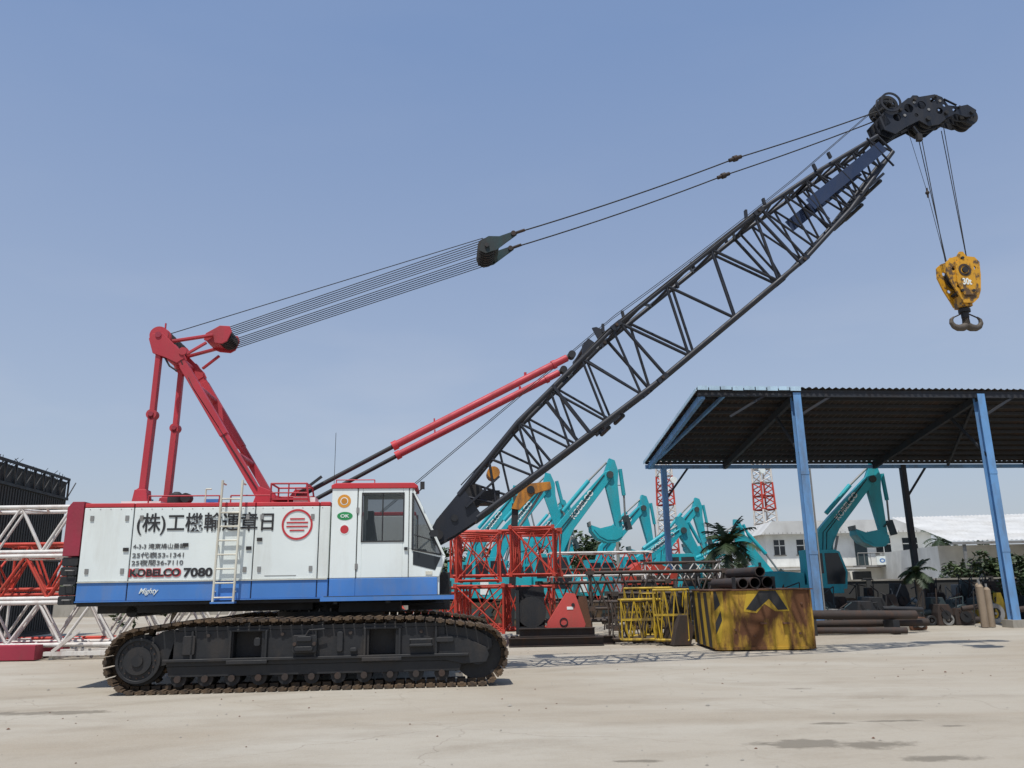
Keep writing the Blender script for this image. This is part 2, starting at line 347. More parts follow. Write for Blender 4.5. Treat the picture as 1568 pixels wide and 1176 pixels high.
def side_panels(ya,yb):
    mb.b2(.14,.60,ya,yb,1.80,3.40,CABW);mb.b2(.14,.60,ya,yb,1.47,1.795,BLUE)
    mb.b2(.615,.70,ya,yb,1.80,3.40,CABW);mb.b2(.70,1.43,ya,yb,1.80,2.45,CABW);mb.b2(.70,1.43,ya,yb,3.30,3.40,CABW);mb.b2(1.43,1.535,ya,yb,1.80,3.40,CABW)
    mb.b2(.60,2.06,ya,yb,1.47,1.795,BLUE)
    mb.prism([(1.545,1.80),(2.09,1.80),(2.21,2.16),(1.545,2.30)],ya,yb,CABW)
    mb.prism([(1.545,2.30),(1.60,2.29),(1.60,3.40),(1.545,3.40)],ya,yb,CABW)
    mb.prism([(1.62,3.40),(1.60,3.30),(2.14,2.20),(2.21,2.16)],ya,yb,CABW)
side_panels(y0,y0+.04);side_panels(y1-.04,y1)
mb.b2(.14,.18,y0+.04,y1-.04,1.47,3.40,CABW)
mb.b2(.14,1.62,y0+.04,y1-.04,3.37,3.40,CABW)
mb.b2(.18,2.06,y0+.04,y1-.04,1.47,1.80,BLUE)
mb.prism([(.12,3.40),(1.68,3.40),(1.70,3.44),(1.62,3.50),(.2,3.50),(.12,3.46)],y0-.02,y1+.02,REDB)
mb.b2(2.04,2.1,y0+.04,y1-.04,1.47,1.9,CABW)
o=mb.finish("cab_shell",crane);bevel(o,.008,1)
mb=MB()
for y in(y0+.02,y1-.02):
    mb.add([(.70,y,2.45),(1.43,y,2.45),(1.43,y,3.30),(.70,y,3.30)],[(0,1,2,3)],GLASS)
    mb.add([(1.60,y,2.29),(2.13,y,2.20),(1.60,y,3.29)],[(0,1,2)],GLASS)
mb.add([(1.64,y0+.05,3.38),(1.64,y1-.05,3.38),(2.19,y1-.05,2.2),(2.19,y0+.05,2.2)],[(0,1,2,3)],GLASS)
mb.add([(2.19,y0+.05,2.2),(2.19,y1-.05,2.2),(2.09,y1-.05,1.9),(2.09,y0+.05,1.9)],[(0,1,2,3)],GLASS)
mb.finish("cab_windows",crane)
mb=MB()
def fr(x0,x1,z0,z1,y,w=.022,m=TXT):
    mb.b2(x0-w,x1+w,y-.012,y,z0-w,z0,m);mb.b2(x0-w,x1+w,y-.012,y,z1,z1+w,m);mb.b2(x0-w,x0,y-.012,y,z0,z1,m);mb.b2(x1,x1+w,y-.012,y,z0,z1,m)
fr(.70,1.43,2.45,3.30,y0)
mb.tube((1.06,y0+.01,2.45),(1.06,y0+.01,3.3),.012,TXT,6)
mb.prism([(1.62,2.02),(2.02,1.92),(2.12,2.14),(1.62,2.26)],y0-.006,y0-.001,DGL)
mb.beam((1.60,y0-.01,3.31),(2.13,y0-.01,2.2),.02,.03,TXT);mb.beam((1.60,y0-.01,3.31),(1.60,y0-.01,2.29),.02,.025,TXT);mb.beam((1.60,y0-.01,2.29),(2.13,y0-.01,2.19),.02,.025,TXT)
mb.path([(1.70,y0-.06,2.3),(1.70,y0-.06,2.9)],.012,BLK,6);mb.path([(1.64,y0-.07,2.55),(1.95,y0-.07,2.45)],.012,BLK,6)
mb.b2(1.46,1.52,y0-.03,y0,2.28,2.33,BLK)
mb.b2(1.85,1.97,y0-.01,y0,1.84,1.90,BEIGE)
mb.b2(.60,.608,y0-.003,y0,1.8,3.4,TXT);mb.b2(1.536,1.543,y0-.003,y0,1.8,3.4,TXT)
for z in(2.0,3.0): mb.b2(.585,.635,y0-.015,y0,z-.05,z+.05,STEEL)
mb.path([(1.66,y0,3.3),(1.78,y0-.12,3.38),(1.78,y0-.12,3.46)],.01,BLK,6);mb.b2(1.74,1.82,y0-.16,y0-.13,3.36,3.5,BLK)
mb.path([(1.95,y0,2.6),(2.0,y0-.15,2.62)],.012,BLK,6);mb.b2(1.93,2.07,y0-.2,y0-.17,2.5,2.62,BLK)
mb.prism([(.75,1.85),(1.2,1.85),(1.2,2.25),(.95,2.32),(.86,2.85),(.74,2.85)],-1.35,-.95,BLK)
mb.b2(.76,.86,-1.28,-1.02,2.85,3.02,BLK)
mb.b2(1.5,1.85,-1.4,-.8,1.85,2.3,TEALD);mb.tube((1.5,-1.25,2.2),(1.42,-1.25,2.62),.015,BLK,6);mb.tube((1.5,-1.1,2.2),(1.42,-1.1,2.6),.015,BLK,6)
mb.prism([(.05,1.41),(2.36,1.41),(2.36,1.48),(.05,1.48)],-2.02,-1.64,BLUE)
mb.b2(.1,2.3,-1.99,-1.66,1.482,1.492,TEALD)
for x in(.3,1.2,2.2): mb.b2(x-.03,x+.03,-1.95,-1.5,1.36,1.41,BLK)
mb.path([(2.30,-1.98,1.48),(2.30,-1.98,1.72)],.014,BLK,6)
mb.path([(.2,-1.6,3.50),(.2,-1.6,3.56),(.9,-1.6,3.56),(.9,-1.6,3.50)],.01,RED,5)
o=mb.finish("cab_fittings",crane)
mb=MB();mb.rbox(.65,2.0,.6,1.55,1.47,2.9,WHITE,.05);mb.finish("front_machinery_box",crane)
YT=-1.607
text("(株)工機輸運章日",crane,-3.27,-.89,2.60,2.99,YT,TXT,"company_lettering",.011)
text("4-3-3 滝東鳩山量語",crane,-3.30,-2.40,2.36,2.45,YT,TXTG,"address_lettering",.006)
text("25代表53-1341",crane,-3.30,-2.42,2.20,2.30,YT,TXTG,"phone_lettering",.006)
text("25夜間36-7110",crane,-3.30,-2.42,2.07,2.17,YT,TXTG,"phone_lettering",.006)
text("KOBELCO",crane,-3.33,-2.44,1.87,2.02,YT,REDB,"maker_lettering",.05)
text("KOBELCO",crane,-3.31,-2.46,1.885,2.005,YT-.003,TXT,"maker_lettering",.035)
text("7080",crane,-2.40,-1.90,1.86,2.02,YT,TXT,"model_lettering",.035)
text("Mighty",crane,-3.13,-2.80,1.56,1.68,YT,CABW,"script_lettering",.01,.4)
mb=MB()
mb.ring_y(-.47,2.76,.275,.240,YT-.004,-1.599,REDB,48)
for z,w in((2.86,.13),(2.795,.19),(2.725,.19),(2.655,.13)): mb.b2(-.47-w,-.47+w,YT-.003,-1.599,z-.012,z+.012,REDB)
mb.finish("company_emblem",crane)
mb=MB()
mb.cyl_y(.36,3.17,.12,y0-.004,y0,pmat("orange_sticker",(.65,.28,.03),.5,amt=.2,bump=0),28)
mb.cyl_y(.36,3.17,.07,y0-.007,y0-.004,CABW,24);mb.cyl_y(.36,3.17,.055,y0-.010,y0-.007,ORG,24)
gm=pmat("green_sticker",(.02,.26,.08),.5,amt=.1,bump=0)
vs=[(.38+.14*math.cos(2*math.pi*i/28),y0-.004,2.90+.075*math.sin(2*math.pi*i/28)) for i in range(28)]
mb.add(vs,[tuple(range(28))],gm)
mb.cyl_y(.38,2.66,.095,y0-.004,y0,CABW,28);mb.cyl_y(.38,2.66,.075,y0-.007,y0-.004,REDB,24)
mb.finish("cab_stickers",crane)
text("OK",crane,.30,.46,2.87,2.93,y0-.006,CABW,"sticker_lettering",.02)

# gantry / mast
mb=MB()
for y in(-.7,.7):
    mb.beam((-3.22,y,6.35),(-1.25,y,3.2),.14,.17,RED,(0,1,0))
    mb.beam((-2.98,y,5.96),(-2.1,y,4.56),.16,.21,RED,(0,1,0))
    mb.beam((-3.48,y,6.35),(-3.50,y,4.95),.10,.14,RED,(0,1,0))
    mb.beam((-3.50,y,5.0),(-3.55,y,3.15),.12,.18,RED,(0,1,0))
    mb.cyl_y(-3.50,4.97,.10,y-.09,y+.09,RED,16);mb.cyl_y(-3.55,3.42,.12,y-.11,y+.11,RED,16)
    mb.cyl_y(-3.50,4.97,.045,y-.12,y+.12,CRIM,12)
    mb.prism([(-3.72,3.1),(-3.38,3.1),(-3.44,3.5),(-3.66,3.5)],y-.13,y-.08,RED);mb.prism([(-3.72,3.1),(-3.38,3.1),(-3.44,3.5),(-3.66,3.5)],y+.08,y+.13,RED)
    for ya in(-.10,.06): mb.prism([(-3.68,6.50),(-3.62,6.60),(-3.42,6.62),(-3.26,6.46),(-3.02,6.22),(-2.96,6.10),(-3.1,6.00),(-3.35,6.12),(-3.58,6.20)],y+ya,y+ya+.04,RED)
    mb.prism([(-1.5,3.1),(-.95,3.1),(-1.1,3.45),(-1.35,3.55)],y-.14,y-.10,RED)
    mb.prism([(-1.5,3.1),(-.95,3.1),(-1.1,3.45),(-1.35,3.55)],y+.10,y+.14,RED)
    mb.beam((-3.40,y*.8,6.50),(-2.55,y*.60,6.70),.05,.10,RED,(0,1,0));mb.beam((-3.0,y*.8,6.25),(-2.65,y*.7,6.52),.05,.06,RED,(0,1,0))
mb.path([(-3.1,-.79,6.2),(-2.75,-.80,5.5),(-2.2,-.80,4.7),(-1.4,-.80,3.5)],.012,BLK,5)
for z,x in((6.25,-3.25),(5.55,-2.72),(4.2,-1.88)): mb.tube((x,-.7,z),(x,.7,z),.07,RED,12)
mb.tube((-3.5,-.75,6.3),(-3.5,.75,6.3),.06,RED,12)
mb.beam((-2.72,-.7,5.55),(-1.88,.7,4.2),.06,.06,RED)
for i in range(7):
    y=-.6+i*.2;mb.ring_y(-3.5,6.58,.19,.12,y-.035,y+.035,RED if i in(0,6) else BLK,24)
mb.cyl_y(-3.5,6.58,.12,-.72,.72,RED,20)
mb.cyl_y(-3.5,6.58,.18,-.78,-.74,RED,24);mb.cyl_y(-3.5,6.58,.06,-.82,-.78,CRIM,12)
for y in(-.36,.32): mb.prism([(-2.75,6.62),(-2.72,6.76),(-2.45,6.93),(-2.25,6.92),(-2.2,6.80),(-2.28,6.60),(-2.38,6.54),(-2.6,6.56)],y,y+.04,RED)
mb.prism([(-2.75,6.64),(-2.72,6.74),(-2.55,6.86),(-2.5,6.62)],-.32,.32,RED)
for i in range(6): mb.ring_y(-2.38,6.75,.17,.05,-.29+i*.10,-.25+i*.10,BLK,22)
mb.cyl_y(-3.0,6.24,.08,-.82,-.78,RED,16);mb.tube((-3.55,-.3,6.75),(-3.55,-.3,6.98),.02,RED,6)
mb.path([(-3.4,-.75,6.2),(-3.25,-.75,5.95),(-3.1,-.75,5.85)],.02,BLK,6)
o=mb.finish("mast_gantry",crane);bevel(o,.008,1)
mb=MB()
for i in range(6): mb.ring_y(3.08,8.80,.20,.04,-.36+i*.13,-.31+i*.13,BLK,22)
for y in(-.42,.38): mb.prism([(2.92,8.68),(2.96,8.92),(3.12,9.02),(3.35,9.02),(3.68,9.15),(3.74,9.07),(3.5,8.88),(3.28,8.70),(3.05,8.62)],y,y+.04,GRN)
mb.prism([(3.2,8.74),(3.2,8.96),(3.34,8.96),(3.34,8.74)],-.38,.38,GRN)
mb.cyl_y(3.08,8.8,.05,-.46,.46,BLK,12)
for y in(-.40,.40): mb.cyl_y(3.66,9.09,.055,y-.06,y+.06,DRUST,12)
mb.finish("floating_bail",crane)
mb=MB()
for i in range(6):
    y=-.325+i*.13
    mb.tube((-2.32,y*.8,6.91),(3.05,y,8.98),.009,ROPE,6);mb.tube((-2.32,y*.8,6.60),(3.05,y,8.62),.009,ROPE,6)
mb.tube((-3.5,-.2,6.78),(3.0,-.3,9.02),.009,ROPE,6)
for y in(-.40,.40):
    a=Vector((3.68,y,9.1));b=Vector((8.82,y,11.08));c=Vector((12.75,y*.7,12.62))
    n=10
    def sag(p,q,s_): return [p.lerp(q,i/n)-Vector((0,0,s_*4*(i/n)*(1-i/n))) for i in range(n+1)]
    mb.path(sag(a,b,.06),.016,ROPE,8);mb.path(sag(b,c,.03),.016,ROPE,8)
    d=(c-b).normalized();mb.tube(b-d*.16,b+d*.16,.045,DRUST,10);mb.tube(b-d*.05,b+d*.05,.07,DRUST,10)
    mb.tube(a,a+d*.25,.035,DRUST,8)
for y in(-.12,.15):
    mb.tube((.9,y,3.1),(5.9,y,7.35),.008,ROPE,6)
    pts=[Vector((5.9,y,7.35)).lerp(Vector((10.4,y,10.85)),i/6)-Vector((0,0,.05*math.sin(math.pi*i/6))) for i in range(7)];mb.path(pts,.008,ROPE,6);mb.tube((10.4,y,10.85),(12.72,y,12.86),.008,ROPE,6)
for x0,yy,t in((13.60,-.12,(13.74,8.75)),(13.68,.12,(13.9,8.85)),(14.22,-.12,(14.28,8.85)),(14.32,.12,(14.42,8.75))):
    mb.tube((x0,yy,12.3),(t[0],yy*.8,t[1]),.010,ROPE,6)
mb.tube((13.2,-.25,12.1),(13.56,-.1,10.5),.006,ROPE,5);mb.tube((13.56,-.1,10.5),(13.75,-.1,8.7),.007,ROPE,5)
mb.ball((13.56,-.1,10.5),.05,DRUST);mb.tube((13.56,-.1,10.38),(13.56,-.1,10.62),.022,DRUST,8)
mb.finish("wire_ropes",crane)
# boom
ang=R(39);D=Vector((math.cos(ang),0,math.sin(ang)));Nn=Vector((-math.sin(ang),0,math.cos(ang)))
def bp(s_,w,y): return D*s_+Nn*w+Vector((0,y,0))
def sec(s_,lo,hi,hy): return [bp(s_,lo,-hy),bp(s_,lo,hy),bp(s_,hi,hy),bp(s_,hi,-hy)]
mb=MB()
S=[(4.05,.50,1.08,.55),(5.9,.40,1.46,.62),(8.75,.27,1.74,.65)]
mb.lattice(sec(*S[0]),sec(*S[1]),4,.052,.028,BOOM)
mb.lattice(sec(*S[1]),sec(*S[2]),6,.052,.028,BOOM,frames=False)
mb.lattice(sec(8.95,.27,1.74,.65),sec(13.05,.27,1.74,.65),6,.052,.033,BOOM)
mb.lattice(sec(13.25,.27,1.74,.65),sec(15.0,.47,1.62,.54),5,.050,.026,BOOM)
mb.lattice(sec(15.0,.47,1.62,.54),sec(17.05,.88,1.40,.34),7,.050,.026,BOOM)
for s0 in(8.75,13.05):
    for w in(.27,1.74):
        for y in(-.65,.65):
            mb.beam(bp(s0-.03,w,y),bp(s0+.23,w,y),.11,.13,BOOM,(0,1,0));mb.tube(bp(s0+.1,w,y-.11),bp(s0+.1,w,y+.11),.035,DRUST,8)
            if w>1: mb.beam(bp(s0-.22,w+.05,y),bp(s0-.10,w+.20,y),.05,.09,BOOM,(0,1,0));mb.beam(bp(s0+.35,w+.03,y),bp(s0+.42,w+.16,y),.05,.08,BOOM,(0,1,0))
for s0 in(11.1,15.0,15.5):
    for y in(-.6,.6): mb.beam(bp(s0,1.66,y),bp(s0+.05,1.80,y),.05,.08,BOOM,(0,1,0))
for y in(-.58,.52):
    P=[bp(3.12,.60,y),bp(3.12,.86,y),bp(3.4,.98,y),bp(4.2,1.14,y),bp(4.15,.45,y),bp(3.5,.52,y)]
    mb.prism([(q.x,q.z) for q in P],y,y+.06,BOOM)
    mb.tube(bp(3.25,.73,y-.05),bp(3.25,.73,y+.11),.10,BLK,16);mb.tube(bp(3.7,.78,y-.03),bp(3.7,.78,y+.09),.07,BLK,14)
P=[bp(3.6,.56,0),bp(3.6,1.0,0),bp(4.1,1.1,0),bp(4.1,.5,0)];mb.prism([(q.x,q.z) for q in P],-.52,.52,BOOM)
mb.beam(bp(4.0,.8,-.6),bp(4.9,.85,-.62),.04,.10,BOOM,(0,1,0))
mb.tube(bp(4.3,.9,-.3),bp(4.3,.9,.3),.22,BLK,18);mb.b2(2.9,3.3,-.35,.35,3.25,3.5,BLK)
mb.tube(bp(4.9,1.0,-.35),bp(4.9,1.0,.1),.13,ORG,14)
for y in(-.63,.63):
    mb.beam(bp(6.9,.35,y),bp(6.95,1.6,y),.06,.10,BOOM,(0,1,0))
    P=[bp(7.85,1.68,0),bp(8.25,1.72,0),bp(8.2,1.9,0),bp(8.0,1.86,0)];mb.prism([(q.x,q.z) for q in P],y-.035,y+.035,BOOM)
    P=[bp(8.35,1.72,0),bp(8.62,1.74,0),bp(8.5,1.98,0),bp(8.42,2.02,0)];mb.prism([(q.x,q.z) for q in P],y-.03,y+.03,BOOM)
mb.tube(bp(8.0,1.80,-.66),bp(8.0,1.80,.66),.04,BOOM,10)
for s0,hh in((7.55,.14),(15.2,.14),(16.0,.16)):
    lo=.32 if s0<9 else .47+(s0-15)*.19
    for y in(-.4,.4): mb.beam(bp(s0-.3,lo-.06,y),bp(s0+.35,lo-.04,y),.06,hh,BOOM,(0,1,0))
    mb.tube(bp(s0-.2,lo-.12,-.4),bp(s0-.2,lo-.12,.4),.045,BLK,10);mb.tube(bp(s0+.2,lo-.12,-.4),bp(s0+.2,lo-.12,.4),.045,BLK,10)
P=[bp(14.3,.98,0),bp(14.3,1.28,0),bp(16.75,1.26,0),bp(16.75,.98,0)];mb.prism([(q.x,q.z) for q in P],-.585,-.57,NAVY)
mb.prism([(q.x,q.z) for q in P],.57,.585,NAVY)
for s0 in(14.4,15.5,16.6): mb.beam(bp(s0,.6,-.565),bp(s0,1.5,-.565),.02,.05,BOOM,(0,1,0))
mb.path([bp(4.2,1.2,-.6),bp(8.6,1.78,-.69),bp(13.0,1.78,-.69),bp(16.8,1.45,-.4)],.012,BLK,5)
mb.finish("lattice_boom",crane)
# boom head
HP=[(12.60,12.02),(12.50,12.35),(12.66,12.52),(13.05,12.70),(13.30,12.90),(13.62,12.95),(14.00,13.03),(14.18,12.96),(14.30,12.74),(14.56,12.72),(14.80,12.78),(15.0,12.64),(14.96,12.48),(14.72,12.44),(14.45,12.52),(14.22,12.40),(14.0,12.22),(13.72,12.16),(13.50,12.30),(13.15,12.12),(12.85,11.92)]
HOLES=[(12.95,12.36,.10),(13.28,12.62,.12),(13.62,12.72,.11),(13.92,12.86,.07),(14.05,12.58,.09),(14.44,12.62,.05),(13.45,12.44,.05),(14.2,12.74,.04)]
mb=MB()
for y in(-.30,-.10,.07,.27): mb.prism(HP,y,y+.03,BOOM)
o=mb.finish("boom_head_plates",crane);drill(o,HOLES,-.6,.6)
mb=MB()
mb.prism([(12.62,12.1),(12.56,12.35),(12.66,12.45),(12.78,12.2)],-.30,.30,BOOM)
for i in range(4):
    y=-.235+i*.14
    mb.ring_y(12.82,12.74,.25,.17,y,y+.045,BLK,26)
    for k in range(5):
        t=R(72*k+10*i);mb.beam((12.82+.04*math.cos(t),y+.022,12.74+.04*math.sin(t)),(12.82+.18*math.cos(t),y+.022,12.74+.18*math.sin(t)),.03,.04,BLK,(0,1,0))
    mb.ring_y(13.72,12.34,.19,.06,y,y+.045,BLK,24);mb.ring_y(14.20,12.52,.15,.05,y,y+.045,BLK,20)
for y in(-.14,.02,.16): mb.ring_y(14.88,12.56,.24,.14,y-.025,y+.025,BLK,26)
for x,z,r in((12.82,12.74,.05),(13.72,12.34,.06),(14.20,12.52,.05),(14.86,12.56,.05),(13.05,12.55,.04),(13.45,12.85,.04),(14.0,12.95,.03),(14.55,12.68,.03)): mb.cyl_y(x,z,r,-.36,.36,BLK,14)
mb.ring_y(12.82,12.74,.26,.21,-.36,-.34,BOOM,26)
for x,z in((13.44,12.78),(13.78,12.6),(14.1,12.85),(13.15,12.42)): mb.cyl_y(x,z,.035,-.315,-.30,STEEL,10)
mb.prism([(13.4,12.93),(13.5,13.05),(13.62,13.05),(13.7,12.97)],-.2,.2,BOOM);mb.beam((14.2,-.31,12.9),(14.5,-.31,12.74),.02,.05,BOOM,(0,1,0))
mb.path([(12.55,-.3,12.4),(12.45,-.3,12.62),(12.50,-.3,12.8),(12.75,-.3,13.0)],.018,BOOM,6)
mb.path([(14.35,-.2,12.5),(14.5,-.2,12.38),(14.75,-.2,12.36),(14.9,-.2,12.3)],.015,BLK,5)
mb.beam((13.35,-.25,12.15),(13.5,-.25,11.9),.04,.06,BOOM,(0,1,0));mb.b2(13.4,13.52,-.3,-.2,11.78,11.95,BLK)
mb.finish("boom_head_sheaves",crane)
# backstops
mb=MB()
for y in(-.6,.6):
    a=Vector((-.55,y,3.42));m_=Vector((1.20,y,4.38));c=Vector((4.72,y,6.22))
    d=(c-a).normalized()
    mb.tube(a,m_+d*.3,.045,BLK,12);mb.tube(m_,c,.075,RED,14);mb.tube(m_-d*.06,m_+d*.05,.095,REDB,14);mb.tube(c-d*.1,c+d*.12,.05,BLK,10)
    mb.tube(c-d*.35,c-d*.28,.095,RED,12)
    mb.cyl_y(a.x,a.z,.09,y-.1,y+.1,RED,14);mb.cyl_y(c.x+.1,c.z+.06,.08,y-.1,y+.1,BLK,14)
    e=m_.lerp(c,.22);mb.beam(e+Vector((0,0,.07)),e+Vector((0,0,.14)),.03,.05,RED);e=m_.lerp(c,.75);mb.tube(e+Vector((0,0,.07)),e+Vector((0,0,.14)),.03,RED,6)
mb.prism([(-1.0,3.1),(-.3,3.1),(-.5,3.5),(-.7,3.5)],-.7,-.62,RED);mb.prism([(-1.0,3.1),(-.3,3.1),(-.5,3.5),(-.7,3.5)],.62,.7,RED)
mb.beam((-.9,-.7,3.2),(-.2,-.7,3.75),.04,.05,BLK)
mb.finish("boom_backstops",crane)
# hook block
HB=[(13.68,8.70),(13.80,8.80),(13.98,8.86),(14.05,8.97),(14.14,8.97),(14.20,8.86),(14.40,8.84),(14.50,8.72),(14.48,8.40),(14.42,8.02),(14.34,7.84),(14.20,7.72),(13.96,7.72),(13.90,7.86),(13.76,8.15),(13.66,8.45)]
mb=MB()
for y in(-.20,.16): mb.prism(HB,y,y+.04,YEL)
o=mb.finish("hook_block_plates",crane);drill(o,[(13.84,8.55,.05),(14.34,8.58,.05),(13.9,8.12,.045),(14.28,8.05,.045)],-.5,.5)
mb=MB()
mb.prism([(13.88,8.66),(14.08,8.78),(14.32,8.66),(14.30,8.0),(14.2,7.9),(13.98,7.9),(13.86,8.2)],-.235,-.20,YEL)
for i in range(3): mb.ring_y(14.08,8.42,.27,.06,-.12+i*.1,-.06+i*.1,BLK,26)
mb.cyl_y(14.08,8.50,.07,-.27,.24,BLK,18);mb.ring_y(14.08,8.50,.15,.10,-.245,-.235,DRUST,22)
for x,z in((13.95,8.0),(14.22,8.0),(14.08,8.80)): mb.cyl_y(x,z,.035,-.25,.22,BLK,10)
mb.b2(13.95,14.20,-.15,.15,7.66,7.92,YEL);mb.tube((14.08,0,7.72),(14.08,0,7.42),.085,BLK,16);mb.tube((14.08,0,7.62),(14.08,0,7.55),.13,BLK,16)
mb.finish("hook_block_core",crane)
text("30t",crane,13.99,14.2,8.14,8.30,-.238,CABW,"hook_block_lettering",.03)
HKM=pmat("hook_steel",(.10,.085,.07),.6,metal=.3,dirt=(.18,.15,.11),amt=.6)
mb=MB()
for sg in(-1,1):
    seq=[(0,7.5,.07),(0,7.24,.085),(sg*.10,7.185,.085),(sg*.21,7.175,.075),(sg*.30,7.21,.062),(sg*.355,7.29,.05),(sg*.35,7.37,.04),(sg*.29,7.43,.022)]
    for i in range(len(seq)-1):
        mb.tube((14.08+seq[i][0],0,seq[i][1]),(14.08+seq[i+1][0],0,seq[i+1][1]),seq[i][2],HKM,12,seq[i+1][2]);mb.ball((14.08+seq[i+1][0],0,seq[i+1][1]),seq[i+1][2],HKM,12)
    mb.tube((14.08+sg*.30,0,7.42),(14.08+sg*.06,0,7.53),.016,DRUST,6)
mb.finish("double_hook",crane)

# ------------------------------------------------------------------ EXCAVATORS
def excavator(X,Y_,H=6.9,rz=0.,arm_ang=-80,boomlen=1.,buck=True):
    e=empty("excavator",(X,Y_,0),rz)
    mb=MB()
    for s_ in(-1,1):
        y0_,y1_=(s_*1.4,s_*.85);a,b=min(y0_,y1_),max(y0_,y1_)
        mb.prism([(-1.9,.25),(-1.65,.02),(1.65,.02),(1.95,.25),(2.05,.5),(1.85,.82),(1.5,.92),(-1.5,.92),(-1.85,.82),(-2.05,.5)],a,b,TRK)
        mb.b2(-1.5,1.5,a-.02,b+.02,.3,.65,TEALD)
        for i in range(7): mb.cyl_y(-1.45+i*.48,.2,.11,a-.02,b+.02,BLK,12)
    mb.b2(-1,1,-.9,.9,.4,.95,TEALD)
    mb.tube((0,0,.95),(0,0,1.12),.7,BLK,24)
    mb.finish("undercarriage",e)
    mb=MB()
    mb.prism([(-2.6,1.3),(-2.3,1.12),(1.4,1.12),(1.4,1.3),(.4,1.6),(.4,2.0),(-1.4,2.1),(-2.5,2.0),(-2.7,1.7)],.2,1.35,TEAL)
    mb.prism([(-2.6,1.3),(-2.3,1.12),(1.2,1.12),(1.2,1.3),(-.4,1.5),(-.4,2.0),(-2.5,2.0),(-2.7,1.7)],-1.35,.2,TEAL)
    mb.prism([(-.3,1.3),(1.35,1.3),(1.45,2.0),(1.2,2.85),(1.0,2.95),(-.3,2.95)],-1.33,-.45,TEAL)
    mb.prism([(-.15,1.95),(.45,1.95),(.45,2.8),(-.15,2.8)],-1.345,-1.33,DGL);mb.prism([(.55,1.5),(1.28,1.5),(1.36,2.0),(1.12,2.8),(.55,2.8)],-1.345,-1.33,DGL)
    mb.tube((-1.8,.6,2.0),(-1.8,.6,2.5),.07,BLK,12);mb.b2(-2.55,-2.2,-1.365,-1.35,1.3,1.9,CABW)
    o=mb.finish("upper_body",e);bevel(o,.05,2)
    mb=MB()
    k=(H-1.6)/5.2
    def q(x,z): return (.5+(x)*boomlen,1.6+z*k)
    def pr(lst,a,b,mat): mb.prism([q(*t) for t in lst],a,b,mat)
    pr([(-.18,.05),(.1,-.15),(.45,1.1),(1.15,2.55),(2.85,4.75),(3.0,5.05),(2.82,5.2),(2.6,5.12),(.75,3.15),(.25,2.55),(-.02,1.5)],-.22,.22,TEAL)
    mb.cyl_y(*q(2.85,5.0),.16,-.3,.3,TEALD,14)
    mb.tube((q(.35,-.1)[0],-.33,q(0,-.1)[1]),(q(.85,1.3)[0],-.33,q(.85,1.3)[1]),.09,TEAL,10);mb.tube((q(.7,1.0)[0],-.33,q(.7,1.0)[1]),(q(1.0,2.2)[0],-.33,q(1.0,2.2)[1]),.05,STEEL,10)
    mb.tube((q(.35,-.1)[0],.33,q(0,-.1)[1]),(q(1.0,2.2)[0],.33,q(1.0,2.2)[1]),.08,TEAL,10)
    mb.tube((q(.7,3.35)[0],0,q(.7,3.35)[1]),(q(1.9,4.75)[0],0,q(1.9,4.75)[1]),.10,TEAL,10);mb.tube((q(1.9,4.75)[0],0,q(1.9,4.75)[1]),(q(2.75,5.6)[0],0,q(2.75,5.6)[1]),.05,STEEL,10)
    for dx in(-.08,.08): mb.path([(q(.3,.6)[0]+dx,-.24,q(.3,.6)[1]),(q(.5,2.4)[0]+dx,-.24,q(.5,2.4)[1]),(q(2.6,5.0)[0],-.24,q(2.6,5.0)[1])],.02,BLK,5)
    o=mb.finish("boom",e);bevel(o,.02,1)
    px,pz=q(2.85,5.0)
    mb=MB();a=R(arm_ang)
    mb.M=Matrix.Translation((px,0,pz))@Matrix.Rotation(-a,4,'Y')
    mb.prism([(-.75,.12),(-.62,.35),(-.1,.42),(.5,.28),(2.6,.12),(2.75,0),(2.6,-.13),(.3,-.28),(-.1,-.25)],-.17,.17,TEAL)
    mb.tube((-.2,0,.55),(1.0,0,.5),.09,TEAL,10);mb.tube((1.0,0,.5),(1.9,0,.38),.045,STEEL,8)
    mb.beam((1.9,-.2,.38),(2.15,-.2,.02),.05,.1,TEALD,(0,1,0));mb.beam((1.9,.2,.38),(2.15,.2,.02),.05,.1,TEALD,(0,1,0))
    if buck:
        mb.beam((1.9,0,.38),(2.55,0,.45),.3,.09,TEALD,(0,1,0))
        mb.prism([(2.55,.05),(2.85,.0),(3.0,-.25),(2.95,-.7),(2.7,-1.1),(2.35,-1.3),(2.1,-1.28),(2.3,-.9),(2.25,-.3)],-.5,.5,TEAL)
        for i in range(5): mb.box((2.03,-.42+i*.21,-1.3),(.2,.08,.05),STEEL)
        mb.prism([(2.6,.02),(2.8,-.02),(2.9,-.3),(2.84,-.7),(2.62,-1.0),(2.3,-1.2),(2.36,-.9),(2.32,-.3)],-.53,-.5,TEAL)
    mb.M=Matrix.Identity(4)
    mb.finish("arm_and_bucket",e)
    o=text("KOBELCO",e,0,1.5,0,.26,-.226,CABW,"boom_lettering",.03)
    A=Vector((q(1.15,2.95)[0],0,q(1.15,2.95)[1]));B=Vector((q(2.5,4.7)[0],0,q(2.5,4.7)[1]));t=math.atan2(B.z-A.z,B.x-A.x)
    o.rotation_euler=(R(90),-t,0);o.location=(A.x,-.226,A.z)
    return e
excavator(12.9,37,6.25,R(-4),-84)
excavator(1.0,36.5,6.65,R(3),-82)
excavator(-1.7,40,6.5,R(0),-75)
excavator(-3.2,46,6.6,R(-6),-70)
excavator(8.3,52,6.4,R(4),-80)
excavator(4.0,46,6.0,R(8),-80)
excavator(11.0,53,5.0,R(-3),-66)
excavator(5.4,42,4.4,R(10),-60)
